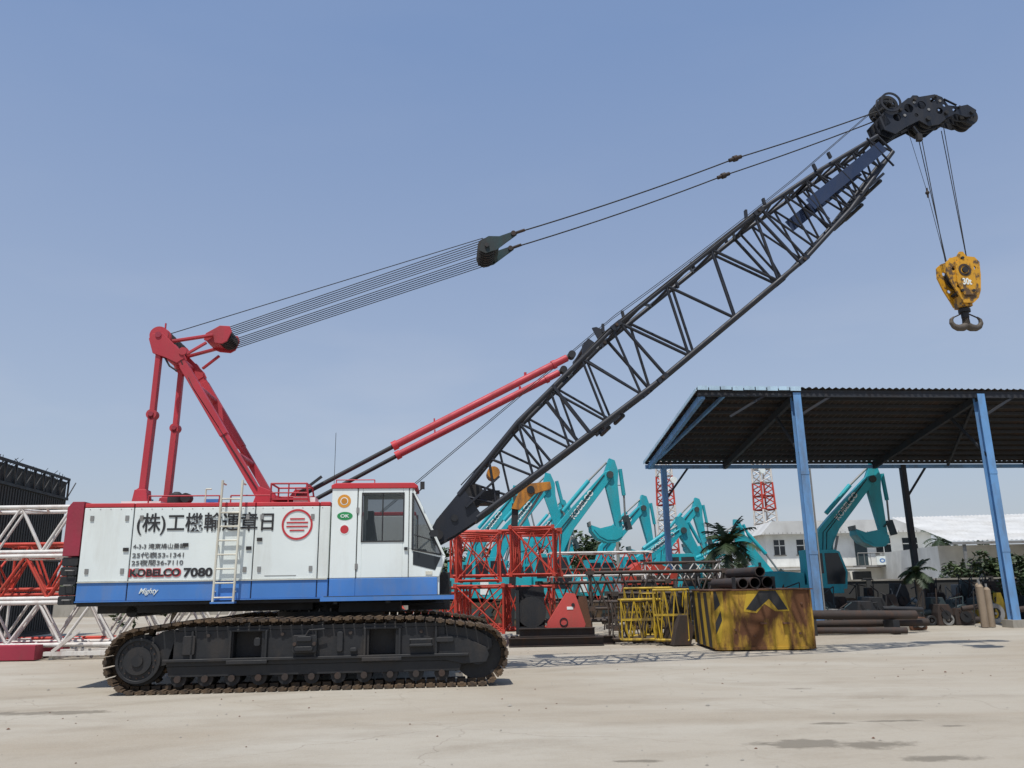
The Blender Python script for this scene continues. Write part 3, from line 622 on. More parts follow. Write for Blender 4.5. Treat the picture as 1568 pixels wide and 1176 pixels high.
excavator(-.2,52,6.5,R(12),-78)
excavator(7.3,39.0,3.4,R(-12),-50)

# ------------------------------------------------------------------ OPEN SHED
shed=empty("open_sided_shed",(6.7,27.6,0),R(5.5))
W=34.;ZF=8.15;ZB=6.75;DP=7.6
mb=MB()
n=int(W/.25);vs=[];fs=[]
for i in range(n*4+1):
    x=-.25+i*.0625;dz=.03*math.sin(i*math.pi/2)
    j=.04*math.sin(i*1.7)*math.sin(i*.11)
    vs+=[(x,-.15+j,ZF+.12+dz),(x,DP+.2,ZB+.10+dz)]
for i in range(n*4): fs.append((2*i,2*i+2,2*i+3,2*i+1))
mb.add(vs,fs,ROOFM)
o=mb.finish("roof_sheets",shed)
mb=MB()
for i in range(13):
    t=i/12;y=t*DP;z=ZF+(ZB-ZF)*t;mb.b2(-.2,W,y-.03,y+.03,z-.04,z+.07,SHEDD)
cols=[3.35,10.25,17.5,24.5,31.5]
for x in[-.02]+cols:
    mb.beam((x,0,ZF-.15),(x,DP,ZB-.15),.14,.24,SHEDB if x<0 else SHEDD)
for x in cols[:]+[.9]:
    mb.beam((x,0,ZF-.9),(x+1.3,0,ZF-.15),.08,.08,SHEDD);
for i in range(len(cols)-1):
    mb.beam((cols[i],.1,ZF-.1),(cols[i]+3.4,DP-.2,ZB-.12),.09,.12,SHEDD)
mb.beam((0.8,.1,ZF-.1),(0,DP-1.5,ZB),.09,.12,SHEDB)
mb.b2(-.2,W,-.06,.06,ZF-.18,ZF-.05,SHEDD);mb.b2(-.2,W,DP-.06,DP+.06,ZB-.24,ZB-.08,SHEDB)
for i in range(9):
    x0=-.25+i*.42;mb.b2(x0,x0+.38,-.19,-.17,ZF+.02+random.uniform(-.02,.02),ZF+.16,FASC)
mb.beam((-.28,-.1,ZF+.05),(-.28,DP,ZB+.02),.03,.12,FASC)
mb.finish("roof_frame",shed)
mb=MB()
for x in cols:
    y=0
    mb.b2(x-.14,x+.14,y-.14,y-.125,0.02,ZF-.05,SHEDB);mb.b2(x-.14,x+.14,y+.125,y+.14,.02,ZF-.05,SHEDB);mb.b2(x-.012,x+.012,y-.125,y+.125,.02,ZF-.05,SHEDB)
    mb.b2(x-.28,x+.28,y-.28,y+.28,0,.25,CONC)
    for z in(2.5,5.2): mb.b2(x-.15,x+.15,y-.15,y-.14,z,z+.12,SHEDB)
    mb.beam((x,0,ZF-2.3),(x,1.8,ZB+.9),.07,.09,SHEDD)
for x in(.6,11.6,18.5,25.5,32): 
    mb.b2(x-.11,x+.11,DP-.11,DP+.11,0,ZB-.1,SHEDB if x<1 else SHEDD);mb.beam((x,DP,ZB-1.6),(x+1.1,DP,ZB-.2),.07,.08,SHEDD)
mb.tube((3.55,-.1,.1),(3.55,-.1,5.4),.03,STEEL,8)
mb.finish("columns",shed)

# ------------------------------------------------------------------ OFFICE BUILDING
of=empty("office_building",(18.9,62,0),R(-1))
mb=MB()
mb.b2(0,12.4,0,7,0,5.15,WALLW)
mb.prism([(-.5,5.1),(12.9,5.1),(12.2,6.05),(.4,6.05)],-.7,7.5,ROOFW)
mb.b2(-.1,12.5,-.08,0,2.55,2.72,CONC)
for i in range(40): mb.b2(-.2+i*.33,-.17+i*.33,-.735,-.70,5.12,5.22,STEEL)
for x,w in((.6,.8),(2.3,1.1),(4.3,.7),(8.2,1.1),(10.2,1.1)):
    mb.b2(x-.08,x+w+.08,-.06,0,3.52,3.6,CONC);mb.b2(x,x+w,-.03,0,3.6,4.7,DGL);mb.b2(x+w/2-.03,x+w/2+.03,-.05,-.03,3.6,4.7,WALLW);mb.b2(x,x+w,-.05,-.03,4.25,4.31,WALLW)
for x,w in((1.0,1.2),(3.4,1.2),(6.2,1.4),(9.8,1.2)): mb.b2(x,x+w,-.03,0,.9,2.3,DGL);mb.b2(x-.08,x+w+.08,-.06,0,.8,.88,CONC)
mb.b2(6.6,7.5,-.04,0,2.75,4.75,TEALD)
mb.b2(6.3,8.6,-1.2,0,2.6,2.72,STEEL)
for i in range(12): mb.b2(8.6+i*.27,8.9+i*.27,-1.2,-.2,2.6-i*.21,2.64-i*.21,STEEL)
y=-1.2
mb.tube((6.3,y,3.6),(8.6,y,3.6),.04,STEEL,6);mb.tube((8.6,y,3.6),(11.9,y,1.1),.04,STEEL,6)
for i in range(12): mb.tube((6.3+i*.46,y,2.7 if i<6 else 2.7-(i-5)*.36),(6.3+i*.46,y,3.6 if i<6 else 3.6-(i-5)*.35),.025,STEEL,5)
mb.b2(.2,6.0,-3.2,-.1,2.45,2.55,ROOFW)
mb.finish("walls_and_roof",of)
mb=MB();mb.b2(7.6,9.6,-1.3,-1.26,2.75,3.35,CABW);mb.finish("sign_board",of)
text("OFFICE",of,7.8,9.4,2.9,3.2,-1.31,BLUE,"sign_lettering",.03)
wh=empty("warehouse",(25.2,47,0),R(-8))
mb=MB()
mb.b2(0,30,3,16,0,3.6,WALLW)
vs=[];fs=[]
for i in range(241):
    x=-.6+i*.125;dz=.03*(1 if i%2 else -1);vs+=[(x,-1,3.7+dz),(x,9,5.8+dz)]
for i in range(240): fs.append((2*i,2*i+2,2*i+3,2*i+1))
mb.add(vs,fs,ROOFW)
mb.b2(-.6,30,-1.05,-.95,3.5,3.64,STEEL)
for i in range(7): mb.b2(i*4.5,i*4.5+.15,-.9,-.75,0,3.5,STEEL)
for i in range(6): mb.b2(1.2+i*4.5,3.5+i*4.5,2.97,3,1.0,2.6,DGL)
mb.finish("walls_and_roof",wh)

# ------------------------------------------------------------------ TELECOM TOWERS
def tower(X,Y_,H,w0,w1):
    t=empty("telecom_tower",(X,Y_,0),R(20));mb=MB();n=int(H/2)
    for i in range(n):
        a=i/n;b=(i+1)/n;wa=w0+(w1-w0)*a;wb=w0+(w1-w0)*b;mat=LRED if (i//2)%2 else LWHT
        A=[(-wa,-wa,H*a),(wa,-wa,H*a),(wa,wa,H*a),(-wa,wa,H*a)];B=[(-wb,-wb,H*b),(wb,-wb,H*b),(wb,wb,H*b),(-wb,wb,H*b)]
        mb.lattice(A,B,2,.14,.09,mat)
    for z,an in((H*.93,0),(H*.8,90),(H*.86,200)):
        mb.box((w1*1.3*math.cos(R(an)),w1*1.3*math.sin(R(an))-.3,z),(.3,.3,1.6),CABW)
        mb.tube((w1*1.4*math.cos(R(an+40)),-w1-.2,z-1.5),(w1*1.4*math.cos(R(an+40)),-w1-.5,z-1.5),.5,CABW,16)
    mb.tube((0,0,H),(0,0,H+2),.05,STEEL,6)
    mb.finish("tower_lattice",t)
tower(22.4,120,19.4,1.2,.8);tower(36.9,120,24,1.4,.8)

# ------------------------------------------------------------------ BOOM SECTION STACKS
def lat_obj(name,loc,L_,w,h,mat,mat2=None,rz=0.,n=8,rc=.05,rl=.028,blk=1.):
    e=empty(name,loc,rz);mb=MB()
    mb.lattice([(0,0,0),(0,w,0),(0,w,h),(0,0,h)],[(L_,0,0),(L_,w,0),(L_,w,h),(L_,0,h)],n,rc,rl,mat,mat2,endx=True)
    for x in(0,L_):
        for y in(0,w):
            for z in(0,h): mb.box((x,y,z),(.20*blk,.12*blk,.14*blk),mat)
    mb.finish("lattice",e);return e
lat_obj("boom_section",(-17.5,22.0,2.72),9.5,1.4,1.2,LWHT,LWHT,R(2),14,.055,.036)
lat_obj("boom_section",(-17.2,21.9,1.5),9.0,1.4,1.1,LWHT,LRED,R(1),13,.055,.036)
lat_obj("boom_section",(-16.5,21.6,.35),12.5,1.4,1.05,LWHT,LWHT,R(0),18,.055,.036)
lat_obj("boom_section",(-15.5,24.2,.3),9.,1.5,1.3,LRED,LWHT,R(3),12,.055,.036)
lat_obj("boom_section",(-15.5,24.2,1.75),6.,1.5,1.3,LRED,LRED,R(3),10,.055,.036)
e=empty("steel_base_frame",(-14.6,21.1,0),0);mb=MB();mb.b2(0,2.6,0,.35,.02,.38,CRIM);mb.b2(0,2.6,1.3,1.65,.02,.38,CRIM);mb.b2(.2,.45,.35,1.3,.05,.3,CRIM);mb.b2(2.1,2.35,.35,1.3,.05,.3,CRIM);o=mb.finish("beams",e);bevel(o)
e=empty("steel_bracket",(-11.9,21.3,0),R(4));mb=MB();mb.b2(0,2.3,0,.12,.1,.2,LWHT);mb.b2(0,2.3,.9,1.02,.1,.2,LWHT);mb.b2(.1,.2,.1,.9,.0,.1,LWHT);mb.b2(2.0,2.1,.1,.9,.0,.1,LWHT);mb.beam((.2,.05,.2),(.8,.05,.7),.08,.08,LWHT);mb.finish("bars",e)
lat_obj("boom_section",(-9.0,20.6,1.2),3.2,1.2,.55,LWHT,LWHT,R(2),6,.05,.035)
# red sections behind the cab
for (x,y,z,L_,w,h,rz) in((-.35,23.4,.40,5,1.35,1.25,88),(-.42,23.6,1.80,5,1.25,1.35,92),(1.12,24.0,1.95,4.5,1.25,1.35,86)):
    lat_obj("boom_section",(x,y,z),L_,w,h,LRED,LRED,R(rz),10,.045,.024,.8)
lat_obj("boom_section",(-2.2,25.2,.35),3.4,1.3,1.25,LRED,LRED,R(4),7,.045,.026,.8)
lat_obj("boom_section",(-2.0,25.6,1.95),3.4,1.2,1.35,LRED,LRED,R(-3),8,.045,.026,.8)
lat_obj("boom_section",(-2.4,22.6,.35),1.9,1.2,1.1,LRED,LRED,R(60),5,.045,.026,.8)
lat_obj("boom_section",(1.3,29.5,1.95),3.6,1.2,.8,LWHT,LRED,R(3),8,.04,.022,.6)
lat_obj("boom_section",(4.6,29.3,1.75),2.6,1.2,.6,LBRN,LWHT,R(-3),6,.04,.022,.6)
lat_obj("boom_section",(2.4,26.3,.9),4.2,1.3,1.1,LBRN,LBRN,R(-2),9,.05,.028)
lat_obj("boom_section",(3.0,25.2,.35),3.6,1.2,1.0,LBRN,LBRN,R(4),9,.05,.028)
lat_obj("boom_section",(.8,27.2,.5),4.2,1.2,1.2,LBRN,LBRN,R(1),9,.05,.028)
lat_obj("boom_section",(1.4,31.5,1.0),4.5,1.2,1.2,LBRN,LRED,R(6),9,.05,.026)
e=empty("machine_hood",(4.3,31.5,0),R(5));mb=MB();mb.prism([(0,1.6),(1.9,1.6),(1.9,2.0),(1.2,2.4),(.5,2.45),(0,2.1)],0,1.4,LRED);mb.b2(.1,1.8,.1,1.3,0,1.6,BLK);mb.b2(.3,1.6,-.02,0,1.7,1.95,DRUST);o=mb.finish("hood",e);bevel(o,.04,2)
e=empty("counterweight_plate",(.85,23.7,0),R(4));mb=MB()
mb.prism([(0,.32),(1.05,.32),(1.12,.55),(.85,1.38),(.6,1.42),(.05,.62)],0,.12,pmat("plate_red",(.52,.07,.06),.5,dirt=(.25,.1,.07),amt=.5));mb.ring_y(.5,.62,.12,.09,-.02,0,BLK,20);mb.cyl_y(.78,1.08,.05,-.02,.14,BLK,16);mb.prism([(.82,.32),(1.35,.32),(1.2,1.3),(1.0,1.3)],.2,.4,RUST)
mb.b2(.60,.78,-.01,0,.95,1.03,CABW);mb.b2(0,1.3,-.1,.6,.02,.32,DRUST)
o=mb.finish("plate",e);bevel(o,.02)
e=empty("winch_drum",(.1,23.8,0),R(0));mb=MB();mb.cyl_y(.35,.9,.42,0,.06,BLK,28);mb.cyl_y(.35,.9,.42,.9,.96,BLK,28);mb.cyl_y(.35,.9,.26,.06,.9,ROPE,24);mb.b2(0,.7,-.05,1.0,.3,.5,BLK);mb.b2(-.1,.0,-.05,1.0,.3,1.5,BLK)
mb.b2(-.1,.75,1.0,1.1,.3,1.6,BLK);mb.finish("drum",e)
e=empty("steel_beams",(-.2,23.0,0),R(3));mb=MB()
for i,(a,b,yy,z) in enumerate(((0,2.6,0,.14),(.2,3.0,.45,.14),(.3,2.4,.2,.38),(.1,1.5,.9,.14))):
    mb.b2(a,b,yy,yy+.2,z-.12,z-.10,DRUST);mb.b2(a,b,yy,yy+.2,z+.08,z+.10,DRUST);mb.b2(a,b,yy+.09,yy+.11,z-.1,z+.08,DRUST)
mb.finish("beams",e)
e=empty("steel_beams",(3.3,24.0,0),R(-4));mb=MB()
for (a,b,yy,z) in ((0,1.2,0,.1),(-.6,.8,.4,.1)): mb.b2(a,b,yy,yy+.15,z-.09,z+.06,DRUST)
mb.finish("beams",e)
def yframe(x,y,rz,L_=1.7,h=1.1,m_=LYEL):
    e=empty("lattice_frame",(x,y,0.15),rz);mb=MB();mb.lattice([(0,0,0),(0,.5,0),(0,.5,h),(0,0,h)],[(L_,0,0),(L_,.5,0),(L_,.5,h),(L_,0,h)],6,.035,.020,m_);mb.b2(0,L_,-.02,.02,h*.5-.03,h*.5+.03,m_);mb.finish("frame",e)
yframe(2.7,23.5,R(6),1.5,1.0,LBRN);yframe(2.9,23.1,R(2),1.1,1.05);yframe(3.75,22.8,R(-20),.9,1.3);yframe(4.1,24.2,R(80),1.6,1.2);yframe(3.2,24.6,R(-8),1.4,1.35)
e=empty("clamshell_bucket",(4.15,22.4,0),R(10));mb=MB();mb.prism([(0,.02),(.5,.02),(.62,.45),(.45,.8),(.22,.8),(.1,.45)],0,.9,DRUST);mb.prism([(.1,.8),(.5,.8),(.36,1.3),(.26,1.3)],.3,.6,BLK);mb.tube((.35,.45,1.3),(.35,.45,1.7),.05,BLK,8);o=mb.finish("shell",e);bevel(o,.03)

# yellow rusty block with black chevrons
bk=empty("steel_ballast_block",(4.80,20.6,0),R(-1.5));mb=MB()
YB=pmat("worn_yellow_marking",(.46,.30,.02),.6,dirt=(.10,.04,.02),amt=.75,scale=3,bump=.15,lo=.48,hi=.62)
mb.prism([(.06,.04),(2.42,.04),(2.46,.1),(2.46,1.42),(0,1.42),(0,.1)],0,2.4,RUSTY)
mb.b2(-.03,2.50,-.04,2.45,1.425,1.455,RUST)
for x in(.02,2.40): mb.b2(x,x+.05,-.03,0,.04,1.42,RUSTY)
mb.b2(0.1,2.4,-.03,0,.03,.10,RUSTY)
mb.prism([(.78,.92),(.90,1.42),(1.75,1.42),(1.90,.92),(1.55,.92),(1.30,1.10),(1.1,.88)],-.006,-.001,YB)
mb.prism([(.84,.98),(1.20,1.41),(1.42,1.41),(1.42,1.22),(1.30,1.12),(1.07,.93)],-.012,-.007,BLK)
mb.prism([(1.42,1.22),(1.42,1.41),(1.60,1.41),(1.86,.96),(1.62,.95)],-.012,-.007,BLK)
mb.prism([(0.05,.9),(.05,.2),(.18,.2),(.30,.9),(.30,1.41),(.12,1.41)],-.006,-.001,YB)
mb.prism([(.05,.92),(.05,1.41),(.14,1.41),(.22,1.10)],-.012,-.007,BLK);mb.prism([(.05,.35),(.05,.62),(.22,.95),(.24,.72)],-.012,-.007,BLK)
for x,z in((.55,.5),(1.0,.35),(2.1,.4),(2.2,1.1)): mb.cyl_y(x,z,.03,-.03,0,RUST,8)
mb.b2(1.15,1.3,-.10,0,.62,.66,RUST);mb.b2(1.7,1.85,-.10,0,.62,.66,RUST)
o=mb.finish("block",bk);bevel(o,.012,1)
mb=MB()
mb.b2(-.007,-.003,.05,2.35,.08,1.40,YB)
for i in range(3):
    y=.1+i*.8
    mb.add([(-.012,y,.08),(-.012,y+.38,.08),(-.012,y+.75,1.38),(-.012,y+.37,1.38)],[(0,1,2,3)],BLK)
mb.finish("side_stripes",bk)
e=empty("pipe_stack",(6.15,20.95,1.455),R(90))
mb=MB()
def otube(a,b,r,mat,n=22):
    mb.tube(a,b,r,mat,n,cap=False);mb.tube(b,a,r*.84,BLK,n,cap=False)
    A=Vector(a);vs=[];
    for rr in(r,r*.84):
        for i in range(n): t=2*math.pi*i/n;vs.append(A+Vector((0,rr*math.cos(t),rr*math.sin(t))))
    mb.add(vs,[(i,n+i,n+(i+1)%n,(i+1)%n) for i in range(n)],mat)
for x,z,r in((.42,.14,.13),(.12,.15,.14),(-.20,.16,.15),(-.03,.42,.13)):
    otube((0,x,z),(3,x,z),r,DRUST)
mb.b2(.1,.25,-.42,-.36,0,.3,BLK);mb.b2(.1,.25,.58,.64,0,.3,BLK)
mb.finish("pipes",e)

# ------------------------------------------------------------------ stacked dark containers, upper left
ct=empty("stacked_container",(-17.7,27.3,0),R(97));mb=MB()
mb.b2(0,6.1,0,2.6,.1,2.9,DARKW);mb.b2(0,6.1,0,2.6,3.0,5.4,DARKW)
for i in range(30): mb.b2(.1+i*.2,.2+i*.2,-.04,0,.3,2.8,DARKW);mb.b2(.1+i*.2,.2+i*.2,-.04,0,3.2,5.3,DARKW)
for z in(.1,2.85,3.0,5.35,6.15): mb.b2(-.05,6.15,-.07,.0,z,z+.1,BLK)
for i in range(9): mb.b2(i*.76-.03,i*.76+.03,-.07,-.01,5.4,6.2,BLK);mb.beam((i*.76,-.04,5.45),(i*.76+.7,-.04,6.15),.03,.04,BLK)
rnd=random.Random(21)
for i in range(160):
    x=rnd.uniform(0,6);z=rnd.uniform(5.4,6.5);mb.tube((x,rnd.uniform(0,.6),z-.3),(x+rnd.uniform(-.4,.4),rnd.uniform(0,.6),z),.012,BLK,4)
mb.b2(0,6.1,.05,.08,5.4,6.1,DARKW)
mb.finish("containers",ct)

# ------------------------------------------------------------------ wall behind, clutter under shed
wl=empty("boundary_wall",(8,39.8,0),R(2));mb=MB();mb.b2(0,45,0,.2,0,1.6,DARKW)
for i in range(16): mb.b2(i*3-.12,i*3+.12,-.08,.28,0,1.75,DARKW)
mb.b2(0,45,-.05,.25,1.6,1.68,CONC);mb.finish("wall",wl)
wl=empty("boundary_wall",(-45,60,0),R(0));mb=MB();mb.b2(0,60,0,.2,0,2.0,CONC);mb.finish("wall",wl)

def scrap(x,y,rz,seed,nx=10,L_=3,hm=1.1,mats=None):
    rnd=random.Random(seed);e=empty("machine_parts",(x,y,0),rz);mb=MB();mats=mats or [BLK,DRUST,TEALD,BLK,DRUST,STEEL]
    for i in range(nx):
        px=rnd.uniform(0,L_);py=rnd.uniform(0,1.6);h=rnd.uniform(.25,hm);w=rnd.uniform(.25,.7);m_=rnd.choice(mats)
        k=rnd.random()
        if k<.45:
            mb.prism([(px-w/2,0.02),(px+w/2,.02),(px+w/2,h*.7),(px+w*.3,h),(px-w*.4,h),(px-w/2,h*.6)],py,py+rnd.uniform(.3,.8),m_)
            mb.cyl_y(px,h*.5,w*.3,py-.08,py,rnd.choice(mats),14);mb.path([(px-w*.3,py-.03,h*.9),(px,py-.1,h*.6),(px+w*.4,py-.03,h*.3)],.018,BLK,5)
        elif k<.75: mb.tube((px,py,h*.5),(px+rnd.uniform(-.3,1.4),py+rnd.uniform(-.4,.4),h*.6),rnd.uniform(.05,.14),m_,12)
        else:
            r_=min(h,.8)*.45;mb.ring_y(px,r_,r_,r_*.55,py,py+.15,m_,20);mb.tube((px,py,r_),(px,py+.5,r_),.05,m_,8)
    for i in range(nx//2):
        px=rnd.uniform(0,L_);py=rnd.uniform(0,1.4);mb.path([(px,py,.1),(px+.1,py,hm*rnd.uniform(.6,1.1)),(px+rnd.uniform(-.5,.5),py+.2,hm*rnd.uniform(.3,1.))],.025,rnd.choice(mats),6)
    o=mb.finish("parts",e);bevel(o,.02,1)
scrap(8.3,27.5,.1,1,18,4,1.0);scrap(12.3,29.5,0,2,18,4.5,1.2);scrap(16.6,31,.1,3,14,4,1.2)
scrap(9.5,32,0,4,20,6,1.5);scrap(16.5,34,0,5,20,6,1.6);scrap(21,32,0,6,14,6,1.2);scrap(12.5,36,0,15,26,8,1.7)
scrap(.0,28.5,0,8,12,4,1.3);scrap(4.2,27,0,9,18,3.2,1.9);scrap(5.0,24.5,0,12,14,2.2,1.8,[BLK,DRUST,BLK])
scrap(-6.5,24,0,10,10,4,.9,[RUST,BLK,LRED]);scrap(7.0,30.5,0,16,16,3,1.5);scrap(17.5,36.5,0,17,22,8,1.7)
e=empty("steel_pipe",(8.6,26.1,0),R(3));mb=MB();mb.tube((0,0,.62),(3.9,0,.55),.14,DRUST,18);mb.b2(.4,.6,-.3,.3,0,.48,BLK);mb.b2(3.0,3.2,-.3,.3,0,.42,BLK);mb.tube((.2,.5,.3),(4.6,.6,.3),.12,DRUST,14);mb.tube((3.0,.25,.75),(4.3,.3,.7),.08,BLK,12);mb.tube((-.4,.2,.15),(3.3,-.5,.12),.10,DRUST,14);mb.finish("pipe",e)
e=empty("engine_block",(12.9,27.6,0),R(8));mb=MB();mb.rbox(0,.6,0,.5,.02,.42,RUST,.05);mb.b2(.08,.52,-.05,.0,.1,.35,BLK);mb.cyl_y(.3,.22,.12,-.12,-.05,STEEL,14);o=mb.finish("block",e);bevel(o)
e=empty("concrete_blocks",(11.6,27.4,0),R(8));mb=MB();mb.rbox(0,.7,0,.4,0,.22,CONC,.03);mb.rbox(.9,1.5,.1,.5,0,.3,CONC,.03);mb.finish("blocks",e)
e=empty("yellow_jack_stand",(13.4,29.4,0),R(8));mb=MB();mb.prism([(0,0),(.6,0),(.5,.3),(.4,.6),(.25,.6),(.12,.3)],0,.1,LYEL);mb.prism([(0,0),(.6,0),(.5,.3),(.4,.6),(.25,.6),(.12,.3)],.5,.6,LYEL);mb.tube((.32,0,.6),(.32,.6,.6),.06,LYEL,10);mb.finish("stand",e)
e=empty("yellow_jack_stand",(17.9,31.5,0),R(20));mb=MB();mb.prism([(0,0),(.9,0),(.7,.5),(.5,1.1),(.3,1.1),(.1,.5)],0,.15,LYEL);mb.b2(-.5,.0,.1,.5,0,.6,LYEL);mb.finish("stand",e)
e=empty("gas_cylinder",(15.9,28.6,0));mb=MB()
for dx,dy,h in((0,0,1.35),(.28,.1,1.25),(.14,.3,1.4)):
    mb.tube((dx,dy,.02),(dx,dy,h),.115,TAN,18);mb.tube((dx,dy,h),(dx,dy,h+.08),.115,TAN,18,.05);mb.tube((dx,dy,h+.08),(dx,dy,h+.2),.035,STEEL,10)
mb.finish("cylinders",e)
e=empty("orange_crane_arm",(-.3,31,0),R(0));mb=MB();mb.prism([(.2,4.5),(.5,4.45),(1.1,5.05),(1.75,5.25),(1.7,5.5),(1.0,5.45),(.5,5.15)],0,.35,ORG);mb.cyl_y(.95,5.2,.15,-.05,.4,BLK,16);mb.beam((.1,.2,0),(.35,.2,4.7),.22,.25,BLK);mb.tube((.2,.2,3.4),(1.5,.2,5.3),.05,STEEL,8)
mb.finish("arm",e)
e=empty("utility_pole",(5.0,40,0));mb=MB();mb.tube((0,0,0),(0,0,6.8),.09,CONC,10,.07);mb.tube((-.4,0,6.4),(.4,0,6.4),.03,STEEL,6);mb.finish("pole",e)

# ------------------------------------------------------------------ trees & palms
def palm(X,Y_,H,R_=1.0,nf=22,seed=1):
    rnd=random.Random(seed);e=empty("palm_tree",(X,Y_,0));mb=MB()
    for i in range(8):
        a=i/8;b=(i+1)/8;mb.tube((.06*math.sin(a*3),0,H*a),(.06*math.sin(b*3),0,H*b),.15*(1-.35*a),TRUNK,10,.15*(1-.35*b)*1.08)
    mb.finish("trunk",e);mb=MB()
    for k in range(nf):
        az=k*2.399+rnd.uniform(-.2,.2);el=R(rnd.uniform(-15,80));L_=R_*rnd.uniform(.8,1.15);n=12
        p=Vector((0,0,H));d=Vector((math.cos(az)*math.cos(el),math.sin(az)*math.cos(el),math.sin(el)));pts=[p.copy()]
        for i in range(n):
            d=(d+Vector((0,0,-.13))).normalized();p=p+d*L_/n;pts.append(p.copy())
        mb.path(pts,.012,PALM,4)
        for i in range(1,n):
            dd=(pts[i+1]-pts[i]).normalized() if i<n else d
            sd=dd.cross(Vector((0,0,1)));
            if sd.length<.1: sd=Vector((1,0,0))
            sd.normalize();ll=L_*.30*math.sin(math.pi*(i+1.5)/(n+2.5))
            for sg in(-1,1):
                for h in(0,.5):
                    b0=pts[i].lerp(pts[i+1],h);tip=b0+sd*sg*ll+dd*ll*.55+Vector((0,0,-ll*rnd.uniform(.15,.6)));w=dd*.035
                    mb.add([b0-w,b0+w,tip],[(0,1,2)],PALM)
    mb.finish("fronds",e)
palm(7.75,30,2.9,1.25,30,1);palm(14.95,31,1.9,.75,16,2);palm(30,58,4.2,1.6,20,5)
def foliage(name,blobs,seed,size=.22,dens=60,mat=LEAF):
    rnd=random.Random(seed);e=empty(name,(0,0,0));mb=MB();tb=MB()
    for (x,y,z,r) in blobs:
        tb.tube((x,y,0),(x+.1,y,z),.12*r**.5,TRUNK,7,.05)
        for k in range(5):
            a=rnd.uniform(0,6.28);tb.tube((x,y,z*.6),(x+math.cos(a)*r*.6,y+math.sin(a)*r*.6,z+rnd.uniform(-.2,.4)*r),.04,TRUNK,5,.015)
        cl=[(Vector((x,y,z))+Vector((rnd.gauss(0,.5),rnd.gauss(0,.5),rnd.gauss(0,.38)))*r,r*rnd.uniform(.22,.42)) for _ in range(14)]
        for c,rr in cl:
            for _ in range(int(dens*rr*2.2)):
                v=Vector((rnd.gauss(0,1),rnd.gauss(0,1),rnd.gauss(0,1))).normalized()*rr*rnd.uniform(.6,1.05);q=c+v
                if q.z<.05: continue
                a=Vector((rnd.uniform(-1,1),rnd.uniform(-1,1),rnd.uniform(-.6,.6))).normalized()*size;b=a.cross(Vector((rnd.uniform(-1,1),rnd.uniform(-1,1),1)).normalized())*.5
                mb.add([q-a,q+b,q+a,q-b],[(0,1,2,3)],mat)
    tb.finish("trunks",e);mb.finish("leaves",e)
rnd=random.Random(3)
foliage("distant_tree_line",[(x,82+rnd.uniform(-6,6),2.2+rnd.uniform(-.4,1.2),2.5+rnd.uniform(-.4,1)) for x in range(-60,66,4)],4,.38,30)
foliage("hedge",[(22.5+i*1.3,41.2+rnd.uniform(-.4,.4),1.6+rnd.uniform(0,.5),1.0+rnd.uniform(0,.3)) for i in range(12)],5,.16,70)
foliage("broadleaf_tree",[(5.0,58,3.2,1.5)],6,.2,80)
foliage("shrub",[(20.0,33,1.0,.9),(9.0,37.5,1.6,.9)],8,.12,100)
foliage("shrub",[(-13.5,33,1.6,1.6),(-9,35,1.4,1.5)],9,.2,60)

# ------------------------------------------------------------------ ground
gm=bpy.data.materials.new("yard_ground");gm.use_nodes=True;nt=gm.node_tree;N=nt.nodes;Lk=nt.links;b=N["Principled BSDF"]
geo=N.new("ShaderNodeNewGeometry")
def noise(scale,detail=8,rough=.6,vec=None,dist=0):
    n=N.new("ShaderNodeTexNoise");n.inputs["Scale"].default_value=scale;n.inputs["Detail"].default_value=detail;n.inputs["Roughness"].default_value=rough;n.inputs["Distortion"].default_value=dist
    Lk.new(vec or geo.outputs["Position"],n.inputs["Vector"]);return n
def mr(src,a,b_,c=0,d=1):
    n=N.new("ShaderNodeMapRange");n.inputs[1].default_value=a;n.inputs[2].default_value=b_;n.inputs[3].default_value=c;n.inputs[4].default_value=d;Lk.new(src,n.inputs[0]);return n.outputs[0]
def mix(f_,A,B):
    n=N.new("ShaderNodeMix");n.data_type='RGBA'
    if isinstance(f_,float): n.inputs[0].default_value=f_
    else: Lk.new(f_,n.inputs[0])
    for i,q in((6,A),(7,B)):
        if isinstance(q,tuple): n.inputs[i].default_value=(*q,1)
        else: Lk.new(q,n.inputs[i])
    return n.outputs[2]
def mth(op,a,b_=None):
    n=N.new("ShaderNodeMath");n.operation=op
    for i,q in enumerate((a,b_)):
        if q is None: continue
        if isinstance(q,(int,float)): n.inputs[i].default_value=q
        else: Lk.new(q,n.inputs[i])
    return n.outputs[0]
mp=N.new("ShaderNodeMapping");mp.inputs["Scale"].default_value=(.45,1,1);mp.inputs["Rotation"].default_value=(0,0,R(8));Lk.new(geo.outputs["Position"],mp.inputs[0])
n_big=noise(.22,6,.6,mp.outputs[0],.6);n_mid=noise(1.1,9,.7,mp.outputs[0],.3);n_f=noise(28,6,.7);n_sp=noise(7,8,.75)
col=mix(mr(n_big.outputs[0],.38,.62),(.320,.275,.210),(.395,.365,.305))
col=mix(mr(n_mid.outputs[0],.48,.72,0,.6),col,(.245,.205,.150))
col=mix(mr(n_sp.outputs[0],.58,.72,0,.45),col,(.18,.150,.115))
col=mix(mr(n_f.outputs[0],.35,.75,0,.35),col,(.43,.40,.345))
sep=N.new("ShaderNodeSeparateXYZ");Lk.new(geo.outputs["Position"],sep.inputs[0])
nw=noise(.5,4,.6)
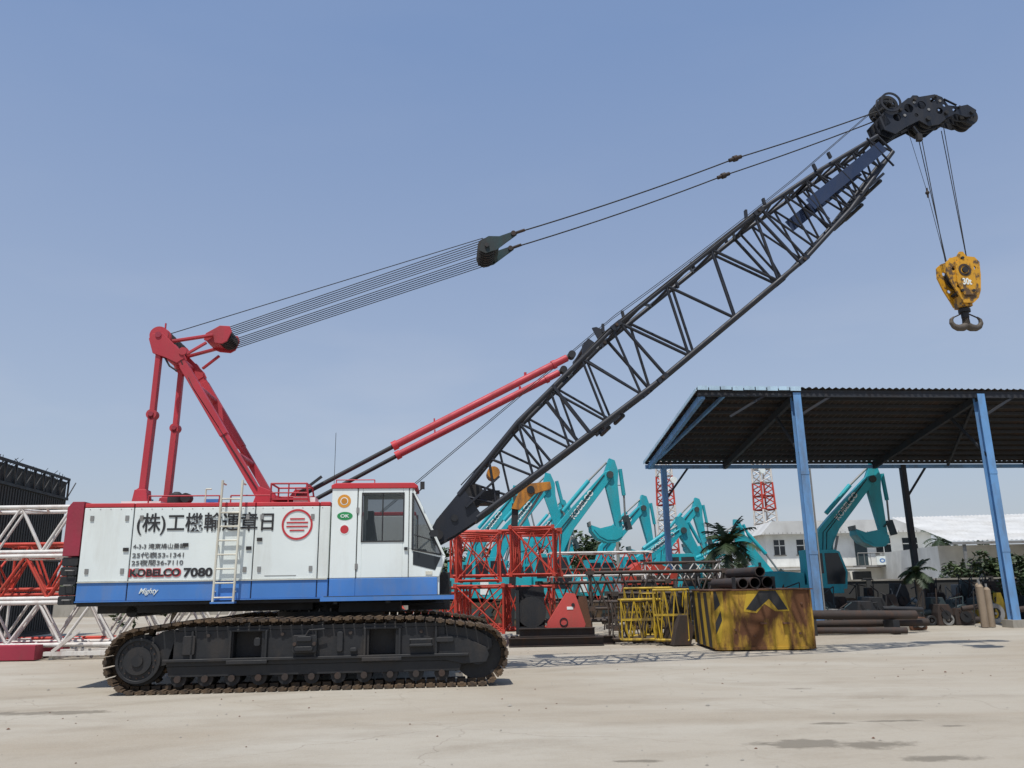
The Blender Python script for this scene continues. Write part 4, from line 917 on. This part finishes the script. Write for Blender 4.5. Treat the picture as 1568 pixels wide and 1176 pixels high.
for cx,cy,rad in((4,-14,24.5),(4,-14,26.3),(-30,60,53),(-30,60,51.2),(12,-40,50.5)):
    dx=mth('SUBTRACT',sep.outputs[0],cx);dy=mth('SUBTRACT',sep.outputs[1],cy)
    d=mth('ABSOLUTE',mth('SUBTRACT',mth('SQRT',mth('ADD',mth('MULTIPLY',dx,dx),mth('MULTIPLY',dy,dy))),rad))
    d=mth('ADD',d,mr(n_sp.outputs[0],.3,.7,-.12,.12))
    col=mix(mth('MULTIPLY',mr(d,.05,.30,.28,0),mr(nw.outputs[0],.42,.58,0,1)),col,(.20,.165,.12))
vor=N.new("ShaderNodeTexVoronoi");vor.feature='DISTANCE_TO_EDGE';vor.inputs["Scale"].default_value=.28
nd=noise(.8,5,.6);vm=N.new("ShaderNodeVectorMath");vm.operation='MULTIPLY_ADD';vm.inputs[1].default_value=(1.2,1.2,0);Lk.new(nd.outputs[1],vm.inputs[0]);Lk.new(geo.outputs["Position"],vm.inputs[2]);Lk.new(vm.outputs[0],vor.inputs["Vector"])
crk=mth('MULTIPLY',mr(vor.outputs[0],.0,.005,1,0),mr(n_big.outputs[0],.45,.6,0,.35))
col=mix(crk,col,(.14,.11,.08))
ns=noise(2.2,6,.7)
wet=None
for cx,cy,rx,ry in((3.0,8.9,.5,.25),(3.6,8.8,.35,.18),(3.9,8.1,.4,.13),(3.65,10.1,.3,.07),(4.3,10.2,.35,.06),(4.35,13.3,.22,.10),(1.1,8.2,.25,.06),(-6.5,12,.8,.2),(4.9,9.8,.2,.06)):
    dx=mth('DIVIDE',mth('SUBTRACT',sep.outputs[0],cx),rx);dy=mth('DIVIDE',mth('SUBTRACT',sep.outputs[1],cy),ry)
    d=mth('SQRT',mth('ADD',mth('MULTIPLY',dx,dx),mth('MULTIPLY',dy,dy)))
    d=mth('ADD',d,mr(ns.outputs[0],.3,.7,-.8,.8))
    k=mr(d,.6,1.15,1,0)
    wet=k if wet is None else mth('MAXIMUM',wet,k)
col=mix(mth('MULTIPLY',wet,.55),col,(.085,.07,.045))
Lk.new(col,b.inputs["Base Color"])
rg=mth('SUBTRACT',.93,mth('MULTIPLY',wet,.3));Lk.new(rg,b.inputs["Roughness"]);b.inputs["Specular IOR Level"].default_value=.25
bp1=N.new("ShaderNodeBump");bp1.inputs["Strength"].default_value=.6;bp1.inputs["Distance"].default_value=.02
Lk.new(mth('ADD',mth('MULTIPLY',n_f.outputs[0],.5),mth('ADD',n_sp.outputs[0],mth('MULTIPLY',crk,-1))),bp1.inputs["Height"]);Lk.new(bp1.outputs[0],b.inputs["Normal"])
mb=MB();mb.add([(-900,-300,0),(900,-300,0),(900,1800,0),(-900,1800,0)],[(0,1,2,3)],gm);g=mb.finish("ground")
rnd=random.Random(11);mb=MB()
for i in range(700):
    x=rnd.uniform(-12,14);y=rnd.uniform(6.5,26);s_=rnd.uniform(.006,.022)*(1 if rnd.random()<.95 else 1.8)
    mb.add([(x+s_*rnd.uniform(.7,1.3)*a,y+s_*rnd.uniform(.7,1.3)*b_,s_*c) for a,b_,c in((1,0,.2),(0,1,.25),(-1,0,.2),(0,-1,.2),(.1,.1,.8),(0,0,-.1))],[(0,1,4),(1,2,4),(2,3,4),(3,0,4)],CONC if rnd.random()<.6 else RUST)
mb.finish("gravel")

# ------------------------------------------------------------------ light, sky, camera
sd=Vector((-.12,-.36,.92)).normalized()
w=bpy.data.worlds.new("World");sc.world=w;w.use_nodes=True;nt=w.node_tree;bg=nt.nodes["Background"]
sky=nt.nodes.new("ShaderNodeTexSky");sky.sky_type='NISHITA';sky.sun_disc=False
sky.sun_elevation=math.asin(sd.z);sky.sun_rotation=math.atan2(sd.x,sd.y)%(2*math.pi)
sky.air_density=1.2;sky.dust_density=2.0;sky.ozone_density=2.5;sky.altitude=0
tc=nt.nodes.new("ShaderNodeTexCoord");mp=nt.nodes.new("ShaderNodeMapping");mp.inputs["Scale"].default_value=(2,2,7)
nz=nt.nodes.new("ShaderNodeTexNoise");nz.inputs["Scale"].default_value=1.6;nz.inputs["Detail"].default_value=6
nt.links.new(tc.outputs["Generated"],mp.inputs[0]);nt.links.new(mp.outputs[0],nz.inputs["Vector"])
sx=nt.nodes.new("ShaderNodeSeparateXYZ");nt.links.new(tc.outputs["Generated"],sx.inputs[0])
def wr(src,a,b_,c,d):
    n=nt.nodes.new("ShaderNodeMapRange");n.inputs[1].default_value=a;n.inputs[2].default_value=b_;n.inputs[3].default_value=c;n.inputs[4].default_value=d;nt.links.new(src,n.inputs[0]);return n.outputs[0]
hz=nt.nodes.new("ShaderNodeMix");hz.data_type='RGBA';hz.inputs[0].default_value=.62
nt.links.new(sky.outputs[0],hz.inputs[6])
hc=nt.nodes.new("ShaderNodeMix");hc.data_type='RGBA';nt.links.new(wr(sx.outputs[2],.0,.60,0,1),hc.inputs[0]);hc.inputs[6].default_value=(4.5,4.95,5.9,1);hc.inputs[7].default_value=(2.0,2.95,5.1,1)
nt.links.new(hc.outputs[2],hz.inputs[7])
cl=nt.nodes.new("ShaderNodeMix");cl.data_type='RGBA';mm=nt.nodes.new("ShaderNodeMath");mm.operation='MULTIPLY'
nt.links.new(wr(nz.outputs[0],.50,.75,0,.30),mm.inputs[0]);nt.links.new(wr(sx.outputs[2],.05,.40,1,.1),mm.inputs[1]);nt.links.new(mm.outputs[0],cl.inputs[0])
nt.links.new(hz.outputs[2],cl.inputs[6]);cl.inputs[7].default_value=(5.3,5.5,6.0,1)
nt.links.new(cl.outputs[2],bg.inputs[0]);bg.inputs[1].default_value=.12
sl=bpy.data.lights.new("sun","SUN");sl.energy=4.2;sl.angle=R(.5);sl.color=(1,.96,.90)
so=bpy.data.objects.new("sun",sl);sc.collection.objects.link(so);so.rotation_euler=sd.to_track_quat('Z','Y').to_euler();so.location=(-5,-10,30)
cd=bpy.data.cameras.new("camera");cd.sensor_width=36;cd.lens=1237/1568*36;cd.clip_end=5000;cd.clip_start=.1
co=bpy.data.objects.new("camera",cd);sc.collection.objects.link(co)
p=R(14.1);f_=Vector((0,math.cos(p),math.sin(p)));u_=Vector((0,-math.sin(p),math.cos(p)));r_=Vector((1,0,0))
a=.0165
r2=r_*math.cos(a)-u_*math.sin(a);u2=u_*math.cos(a)+r_*math.sin(a)
m3=Matrix((r2,u2,-f_)).transposed()
co.matrix_world=Matrix.Translation((0,0,1.6))@m3.to_4x4()
sc.camera=co
